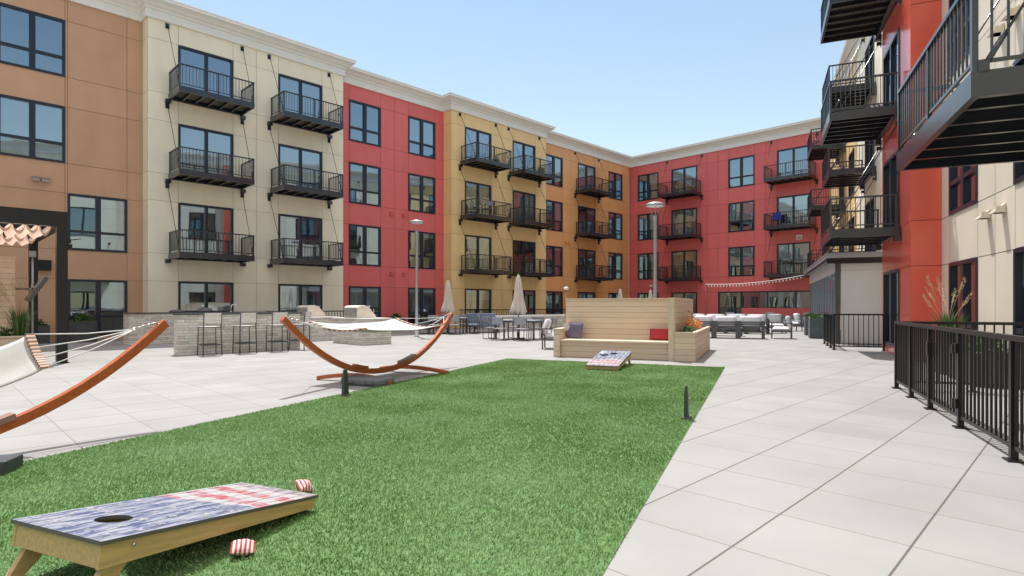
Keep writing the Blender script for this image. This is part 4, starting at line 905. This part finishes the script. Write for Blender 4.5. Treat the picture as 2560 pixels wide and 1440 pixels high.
for (T_, nm, rz) in ((T2, 'nearer', RT), (T1, 'farther', RT + .3)):
    make_table('grey slatted dining table under the %s closed umbrella' % nm, T_, rz)
    for x, y, r_, lab in ((-.45, -.72, 0, 'left of the two on its near side'), (.45, -.74, .12, 'right of the two on its near side'), (-.42, .74, math.pi, 'left of the two on its far side'), (.46, .72, math.pi + .1, 'right of the two on its far side'), (-1.16, 0, -math.pi / 2, 'at its left end'), (1.18, .02, math.pi / 2, 'at its right end')):
        label = 'grey dining chair at the %s umbrella table, %s' % (nm, lab); p = lw(T_, rz, x, y)
        if ch is None: ch = make_chair(label, p, rz + r_)
        else: again(ch, label, p, rz + r_)
make_umbrella('closed beige umbrella over the nearer dining table', T2); make_umbrella('closed beige umbrella behind the hammock stand tip', T1, 2.47, .98)
make_umbrella('distant closed pale umbrella, left of the two showing above the bench back', (7.05, 38.0), 2.38, 1.1); make_umbrella('distant closed pale umbrella, right of the two above the bench back', (9.5, 40.0), 2.36, 1.1)
o = thing('low_stone_wall', 'low pale stone wall behind the umbrella tables', 'wall', (-.8, 28.6), RA); b = MB(); b.box(0, 5.6, 0, .45, 0, .72); b.build('stone_face', 'stone', o); b = MB(); b.box(-.03, 5.63, -.04, .49, .7205, .80); b.build('coping', 'cornice', o)

# ------------------------------------------------------------------ lounge furniture
def make_sofa(label, loc, rz, n=4):
    o = thing('outdoor_sofa', label, 'sofa', loc, rz); m = .9; W_ = n * m
    b = MB(); b.box(-W_ / 2, W_ / 2, -.38, .40, .24, .31)
    for i in range(4): b.box(-W_ / 2 + .02, W_ / 2 - .02, -.40, -.375, .37 + i * .085, .42 + i * .085)
    b.build('frame', 'gun', o)
    for i in range(n + 1):
        l = MB(); x = -W_ / 2 + m * i; hw = .10 if 0 < i < n else .06; l.box(x - hw, x + hw, -.46, -.4005, 0, .70); l.build('back_post', 'gun', o)
    for sx in (-1, 1):
        l = MB(); x = sx * (W_ / 2 - .03); l.box(x - .03, x + .03, .34, .40, 0, .58); l.box(x - .04, x + .04, -.38, .42, .581, .615); l.build('arm', 'gun', o)
    for i in range(n):
        x = -W_ / 2 + m * (i + .5)
        c = MB(); c.pillow(m - .04, .74, .17, 0, Matrix.Translation((x, .03, .385)), 9, .18); c.build('seat_cushion', 'cushion', o)
        c = MB(); c.pillow(m - .05, .50, .19, 0, Matrix.Translation((x, -.27, .66 + .01 * (i % 2))) @ Matrix.Rotation(R(80), 4, 'X'), 9, .2); c.build('back_cushion', 'cushion', o)
    return o
def make_armchair(label, loc, rz):
    o = thing('outdoor_armchair', label, 'armchair', loc, rz, 'grey-white cushioned armchairs')
    for sx in (-1, 1):
        l = MB(); x = sx * .36; l.box(x - .02, x + .02, .32, .36, 0, .60); l.box(x - .02, x + .02, -.38, -.34, 0, .60); l.box(x - .03, x + .03, -.40, .38, .601, .63); l.box(x - .018, x + .018, -.34, .32, .26, .31); l.build('side_frame', 'gun', o)
    b = MB(); b.box(-.34, .34, .30, .34, .26, .31); b.box(-.34, .34, -.38, -.34, .26, .31)
    for i in range(3): b.box(-.34, .34, -.385, -.36, .40 + i * .09, .45 + i * .09)
    b.build('frame', 'gun', o)
    c = MB(); c.pillow(.66, .68, .17, 0, Matrix.Translation((0, .0, .385)), 9, .18); c.build('seat_cushion', 'cushion', o)
    c = MB(); c.pillow(.66, .52, .18, 0, Matrix.Translation((0, -.28, .67)) @ Matrix.Rotation(R(72), 4, 'X'), 9, .22); c.build('back_cushion', 'cushion', o); return o
s1 = (8.19, 23.56); s2 = (9.95, 27.2)
make_sofa('long grey-framed sofa seen from behind, right of the bench planter', s1, RT); make_sofa('long white-cushioned sofa farther back, facing the camera', s2, RT + math.pi)
ac = make_armchair('nearest white-cushioned armchair at the right end of the lounge, facing left', (10.62, 23.0), RT + math.pi / 2)
again(ac, 'white-cushioned armchair at the back right of the lounge, beside the pavilion planters', (14.2, 29.6), RT + math.pi / 2 + .3); again(ac, 'dark-framed armchair behind the nearest lounge armchair, facing the camera', (12.3, 27.2), RT + math.pi + .2)
again(ac, 'white-cushioned armchair half hidden behind the left arm of the wooden bench', (1.32, 17.7), RT - math.pi / 2 + .25)
o = thing('coffee_table', 'low grey coffee table between the two lounge sofas', 'table', tv(26.6, -1.35), RT); b = MB(); b.box(-.6, .6, -.35, .35, .36, .40); b.build('tabletop', 'greyfab', o)
for sx in (-1, 1):
    for sy in (-1, 1): l = MB(); l.box(sx * .55 - .025, sx * .55 + .025, sy * .3 - .025, sy * .3 + .025, 0, .36); l.build('leg', 'gun', o)
ls = thing('outdoor_loveseat', 'blue-grey outdoor loveseat seen from behind between the umbrella tables', 'loveseat', (-1.35, 28.0), RT + .1)
b = MB(); b.add([(-.68, -.42, .30), (.68, -.42, .30), (.60, -.36, .30), (-.60, -.36, .30), (-.74, -.52, .93), (.74, -.52, .93), (.74, -.40, .93), (-.74, -.40, .93)], [(3, 2, 1, 0), (4, 5, 6, 7), (0, 1, 5, 4), (1, 2, 6, 5), (2, 3, 7, 6), (3, 0, 4, 7)]); b.build('backrest', 'bluegrey', ls, bevel=.02)
b = MB(); b.box(-.66, .66, -.36, .36, .28, .45); b.build('seat', 'bluegrey', ls, bevel=.03)
for sx in (-1, 1):
    b = MB(); b.box(sx * .68 - .05, sx * .68 + .05, -.34, .34, .29, .64); b.build('arm', 'bluegrey', ls, bevel=.02)
    for sy in (-1, 1): b = MB(); b.box(sx * .6 - .03, sx * .6 + .03, sy * .32 - .03, sy * .32 + .03, 0, .28); b.build('leg', 'gun', ls)
for i, (x, y, r_, lab) in enumerate(((13.6, 36.6, .2, 'left of three before the shop front'), (15.6, 35.6, -.1, 'middle of three before the shop front'), (17.4, 34.4, .1, 'right of three before the shop front'))): again(ch, 'distant grey dining chair, ' + lab, (x, y), RB + math.pi + r_)
make_table('distant dark dining table before the shop front', (14.8, 36.6), RB, 1.6, .8)

# ------------------------------------------------------------------ lamp posts, string lights
def make_lamp(label, loc, H):
    o = thing('lamp_post', label, 'lamp post', loc, 0, 'grey courtyard lamp posts')
    b = MB(); b.lathe([(.12, 0), (.12, .02), (.08, .03), (.075, .35), (.06, .36), (.055, H - .7), (.07, H - .69), (.075, H - .45), (.05, H - .44)], 14); b.build('pole', 'pole', o)
    b = MB()
    for i in range(3): a = 2 * math.pi * i / 3 + .4; b.tube([(.05 * math.cos(a), .05 * math.sin(a), H - .5), (.12 * math.cos(a), .12 * math.sin(a), H - .3), (.24 * math.cos(a), .24 * math.sin(a), H - .09)], .013, 6)
    b.build('bracket', 'pole', o)
    b = MB(); b.lathe([(.02, H - .03), (.20, H - .05), (.28, H - .08), (.315, H - .11), (.30, H - .05), (.22, H), (.08, H + .03), (.01, H + .035)], 28); b.build('disc_head', 'pole', o)
    b = MB(); b.lathe([(.02, H - .13), (.22, H - .125), (.27, H - .115), (.27, H - .09), (.02, H - .085)], 28); b.build('lens', 'lens', o); return o
make_lamp('grey disc-headed lamp post in front of the red block of the left wing', (-3.99, 24.4), 4.85); make_lamp('grey disc-headed lamp post rising behind the wooden bench', (4.76, 19.4), 4.72)
pole0 = Vector((10.95, 33.0, 0)); b = MB(); b.tube([(0, 0, 0), (0, 0, 2.52)], .022, 8); b.lathe([(.2, 0), (.2, .05), (.03, .07)], 14); t = b.build('string_light_pole', 'gun', None, pole0); tag(t, 'thin pole holding the left end of the string lights', 'pole')
o = thing('string_lights', 'string of small globe lights sagging from the thin pole to the pavilion roof', 'string lights', pole0, 0)
e0, e1 = Vector((0, 0, 2.50)), Vector(tv(33.4, 2.0, 2.86)) - pole0; b = MB(); P = [e0.lerp(e1, i / 30) - Vector((0, 0, .16 * 4 * (i / 30) * (1 - i / 30))) for i in range(31)]; b.tube(P, .012, 5); b.build('cable', 'lens', o)
for i in range(1, 30):
    q = P[i]; b = MB(); b.lathe([(.012, -.04), (.016, -.05), (.034, -.09), (.034, -.12), (.012, -.15)], 8, 0, q); b.build('bulb', 'bulb', o)

# ------------------------------------------------------------------ pergola and the left corner
PG = thing('steel_pergola', 'dark steel pergola with a folded peach canopy at the left edge', 'pergola', gr(154, 908), RA)
for x, y in ((0, 0), (0, 4.9), (-5, 0), (-5, 4.9)): b = MB(); b.box(x - .1, x + .1, y - .1, y + .1, 0, 3.10); b.box(x - .14, x + .14, y - .14, y + .14, 0, .012); b.build('post', 'black2', PG)
b = MB(); b.box(-5.1, .1, -.1, .1, 3.101, 3.44); b.box(-5.1, .1, 4.8, 5.0, 3.101, 3.44); b.box(-.08, .08, .101, 4.799, 3.11, 3.43); b.box(-5.08, -4.92, .101, 4.799, 3.11, 3.43); b.build('beam', 'black2', PG)
b = MB(); b.box(-4.9, -.081, 2.35, 2.50, 3.16, 3.36); b.build('middle_beam', 'black2', PG)
for y0, y1 in ((.16, 2.30), (2.56, 4.74)):      # retractable canopy hanging in folds between the beams
    b = MB(); vs = []; fs = []; nf, q = 20, 8; ny = 6
    for i in range(nf * q + 1):
        f_ = (i % q) / q; x = -.16 - 4.6 * i / (nf * q)
        for j in range(ny + 1):
            a = j / ny; z = 3.17 - (.19 + .02 * math.sin(3 * i / q + 2 * a)) * abs(math.sin(math.pi * i / q)) ** .6 + .01 * math.sin(7 * a + i)
            vs.append((x + .012 * math.sin(9 * a + i), y0 + (y1 - y0) * a, z))
    for i in range(nf * q):
        for j in range(ny): fs.append((i * (ny + 1) + j, (i + 1) * (ny + 1) + j, (i + 1) * (ny + 1) + j + 1, i * (ny + 1) + j + 1))
    b.add(vs, fs, 0, True)
    vv = []; ff = []                              # hanging end hems
    for i in range(nf * q + 1):
        x = -.16 - 4.6 * i / (nf * q); z = vs[i * (ny + 1)][2]; vv += [(x, y0, z), (x, y0 - .004, z - .05 - .02 * abs(math.sin(math.pi * i / q)))]
    for i in range(nf * q): ff.append((2 * i, 2 * i + 1, 2 * i + 3, 2 * i + 2))
    b.add(vv, ff, 0, True); b.build('folded_canopy', 'canopy', PG)
b = MB(); PB = gr(154, 908); b.box(-.03, .03, -.03, .03, -.07, .07); b.tube([(0, 0, .05), (.22, -.05, .10)], .012, 6); b.lathe([(.02, 0), (.05, .02), (.05, .10), (.03, .11)], 10, 0, (.0, -.06, -.14)); t = b.build('spotlight', 'black2', None, lw(PB, RA, .14, 0, 2.76), RA); tag(t, 'small black spotlight clamped to the front pergola post', 'spotlight')
WW0 = (-12.78, 15.0); ww = thing('wooden_screen_wall', 'tan planked screen wall at the left edge under the pergola', 'wall', WW0, RA)
b = MB(); b.box(-2.2, 0, 0, .30, 0, 2.52); b.build('planked_face', 'tan', ww); b = MB(); b.box(-2.22, .02, -.02, .32, 2.521, 2.56); b.build('cap', 'tan_plain', ww)
t = thing('outdoor_television', 'black flat television on the front of the tan screen wall, cut by the frame', 'television', lw(WW0, RA, -1.0, -.09, 1.3), RA); b = MB(); b.box(-.62, .62, -.05, 0, 0, .72); b.build('casing', 'black2', t, bevel=.01); b = MB(); b.box(-.6, .6, -.056, -.0505, .03, .69); b.build('screen', 'frame', t); b = MB(); b.box(-.15, .15, 0, .088, .25, .5); b.build('bracket', 'gun', t)
t = thing('tilted_heater', 'tilted black panel heater beside the tan screen wall', 'heater', lw(WW0, RA, .45, .2, 1.75), RA); b = MB(); b.box(-.36, .36, -.30, .30, -.05, .05, 0, Matrix.Rotation(R(-58), 4, 'Y')); b.build('panel', 'edge', t, bevel=.01)
b = MB()
for i in range(7): b.box(-.33 + .095 * i, -.29 + .095 * i, -.27, .27, -.062, -.051, 0, Matrix.Rotation(R(-58), 4, 'Y'))
b.build('grille', 'black', t); b = MB(); b.tube([(0, .06, 0), (-.2, .1, 0), (-.43, .1, 0)], .025, 8); b.build('arm', 'gun', t)
b = MB(); b.tube([(0, 0, 0), (0, 0, 2.62)], .022, 8); b.box(-.07, .07, -.05, .05, 2.62, 2.78); t = b.build('conduit_pole', 'pole', None, (-12.95, 15.75, 0), RA); tag(t, 'thin grey conduit pole with a white box on top under the pergola', 'pole')
b = MB(); b.box(-.2, .2, -.16, -.001, -.18, .18); 
for i in range(5): b.box(-.17, .17, -.172, -.161, -.15 + i * .065, -.115 + i * .065)
t = b.build('wall_speaker', 'black2', None, lw(P0, RA, -4.08, .69, 2.72), RA); tag(t, 'black box speaker mounted on the brown wall', 'speaker')
wb = lw(gr(96, 862), 0, 0, 0)[:2]; WB = (-10.95, 13.25); o = thing('wooden_planter', 'low tan wooden planter at the left edge with grasses', 'planter', WB, RA); b = MB(); b.box(-2.4, 0, 0, .03, 0, .60); b.box(-2.4, 0, .57, .60, 0, .60); b.box(-.03, 0, .031, .569, 0, .6); b.box(-2.4, -2.37, .031, .569, 0, .6); b.build('box', 'tan', o); b = MB(); b.box(-2.42, .02, -.02, .07, .601, .63); b.box(-2.42, .02, .53, .62, .601, .63); b.build('rim', 'tan_top', o); b = MB(); b.quad((-2.37, .03, .55), (-.03, .03, .55), (-.03, .57, .55), (-2.37, .57, .55)); b.build('soil', 'soil', o)
def grass_plant(label, loc, h, n=120, pl=7, spread=.25, cat='grass plant', green=True):
    o = thing('ornamental_grass', label, cat, loc, 0); b = MB(); blades(b, n, (0, 0, 0), .12, h * .6); b.build('blades', 'leaf' if green else 'straw', o); b = MB(); plumes(b, pl, (0, 0, 0), h, 0, 0, spread); b.build('plumes', 'straw', o); return o
grass_plant('dry feathery grass with tan plumes in the low wooden planter at the left', lw(WB, RA, -.16, .3, .55), 1.30, 140, 9, .34)
o = thing('leafy_plant', 'small grey-green leafy plant in the low wooden planter at the left', 'plant', lw(WB, RA, -.48, .3, .55)); b = MB(); leaf_cloud(b, 200, (0, 0, 0), (.25, .22, .28), .1); b.build('leaves', 'leaf', o)
def planter(label, loc, rz, s, h, mat='planter', shrub=None, name='planter_box'):
    o = thing(name, label, 'planter', loc, rz); b = MB(); sx, sy = s; t = .035
    b.box(-sx / 2, sx / 2, -sy / 2, -sy / 2 + t, 0, h); b.box(-sx / 2, sx / 2, sy / 2 - t, sy / 2, 0, h); b.box(-sx / 2, -sx / 2 + t, -sy / 2 + t, sy / 2 - t, 0, h); b.box(sx / 2 - t, sx / 2, -sy / 2 + t, sy / 2 - t, 0, h); b.build('box', mat, o)
    b = MB(); b.quad((-sx / 2 + t, -sy / 2 + t, h - .06), (sx / 2 - t, -sy / 2 + t, h - .06), (sx / 2 - t, sy / 2 - t, h - .06), (-sx / 2 + t, sy / 2 - t, h - .06)); b.build('soil', 'soil', o)
    if shrub:
        p = thing('shrub', shrub[0], 'shrub', (loc[0], loc[1], h - .06), rz); b = MB(); leaf_cloud(b, 420, (0, 0, .02), (sx * .5, sy * .5, shrub[1]), .11); b.build('leaves', 'leaf', p); b = MB(); 
        for i in range(5): a = i * 1.3; b.tube([(0, 0, 0), (.08 * math.cos(a), .08 * math.sin(a), shrub[1] * .7)], .008, 5)
        b.build('stems', 'teak_grey', p)
    return o
planter('charcoal planter under the brown wall behind the pergola, the left of two', LX(-4.55, .2), RA, (1.1, .6), .62, 'planter', ('low green shrub in the left charcoal planter under the brown wall', .28)); planter('charcoal planter under the brown wall, the right of two, by the pergola post', LX(-3.05, .1), RA, (.75, .6), .75, 'planter', ('dark green shrub in the charcoal planter by the pergola post', .32))
planter('black planter at the foot of the red block, behind the grills', LX(10.3, .25), RA, (.8, .5), .62, 'planter', ('round green shrub in the black planter at the red block', .25)); planter('black planter at the foot of the red block, behind the lamp post', LX(12.0, .2), RA, (.8, .5), .4, 'planter', ('dark shrub in the planter behind the left lamp post', .35))
planter('tall grey planter at the corner of the pavilion, nearer of two', tv(26.2, 1.98), RT, (.5, .9), .80, 'planter_g', ('pale green grass in the nearer grey planter by the pavilion', .14)); planter('tall grey planter by the pavilion, farther of two', tv(28.8, 1.98), RT, (.5, .9), .80, 'planter_g', ('pale green grass in the farther grey planter by the pavilion', .14))
planter('black planter with feather grass inside the near right patio', tv(13.9, 3.45), RT, (.6, .9), .55); grass_plant('feathery grass with pale plumes in the black planter of the near right patio', (*tv(13.9, 3.35)[:2], .5), 1.22, 200, 9, .36)
planter('long black planter under the window inside the near right patio', tv(12.3, 3.45), RT, (.6, 1.4), .55, 'planter', ('low green plant in the long black planter of the near right patio', .30))

# ------------------------------------------------------------------ small things standing on balconies
DZ = .222
def pot(label, loc, s=.17, lf=.28):
    o = thing('potted_plant', label, 'plant pot', loc); b = MB(); b.lathe([(s * .75, 0), (s, .26), (s * .9, .26), (s * .85, .22)], 14); b.build('pot', 'planter', o); b = MB(); leaf_cloud(b, 160, (0, 0, .25), (lf, lf, lf), .1); b.build('leaves', 'leaf', o)
pot('potted plant on the right end of the top left yellow-block balcony', lw(P0, RA, 16.85, -.45, 3 * FH + DZ), .16, .24); pot('leafy potted plant on the right end of the top right yellow-block balcony', lw(P0, RA, 20.6, -.7, 3 * FH + DZ), .16, .30)
again(ch, 'patio chair on the third-floor left yellow-block balcony, by the window', lw(P0, RA, 15.0, -.75, 2 * FH + DZ), RA + .5); again(ch, 'patio chair on the third-floor left yellow-block balcony, at its middle', lw(P0, RA, 15.9, -.75, 2 * FH + DZ), RA - .4)
o = thing('balcony_chair', 'bright blue chair on the third-floor balcony of the red end wing', 'chair', lw(Q0, RB, 10.95, -.8, 2 * FH + DZ), RB + .3)
b = MB(); b.box(-.25, .25, -.22, .25, .40, .45); b.build('seat', 'bluec', o); b = MB(); b.box(-.26, .26, .22, .27, .46, .95); b.build('backrest', 'bluec', o)
for sx in (-1, 1):
    for sy in (-1, 1): b = MB(); b.box(sx * .22 - .02, sx * .22 + .02, sy * .2 - .02, sy * .2 + .02, 0, .40); b.build('leg', 'gun', o)
b = MB(); b.pillow(.75, .45, .22, 0, None, 9, .3, .03); o = b.build('striped_towel', 'patt', None, lw(R0, RR, -18.25, -.61 - .55, 2 * FH + DZ + .11), RR + .3); tag(o, 'rolled striped towel on the third-floor balcony of the red bay', 'towel')
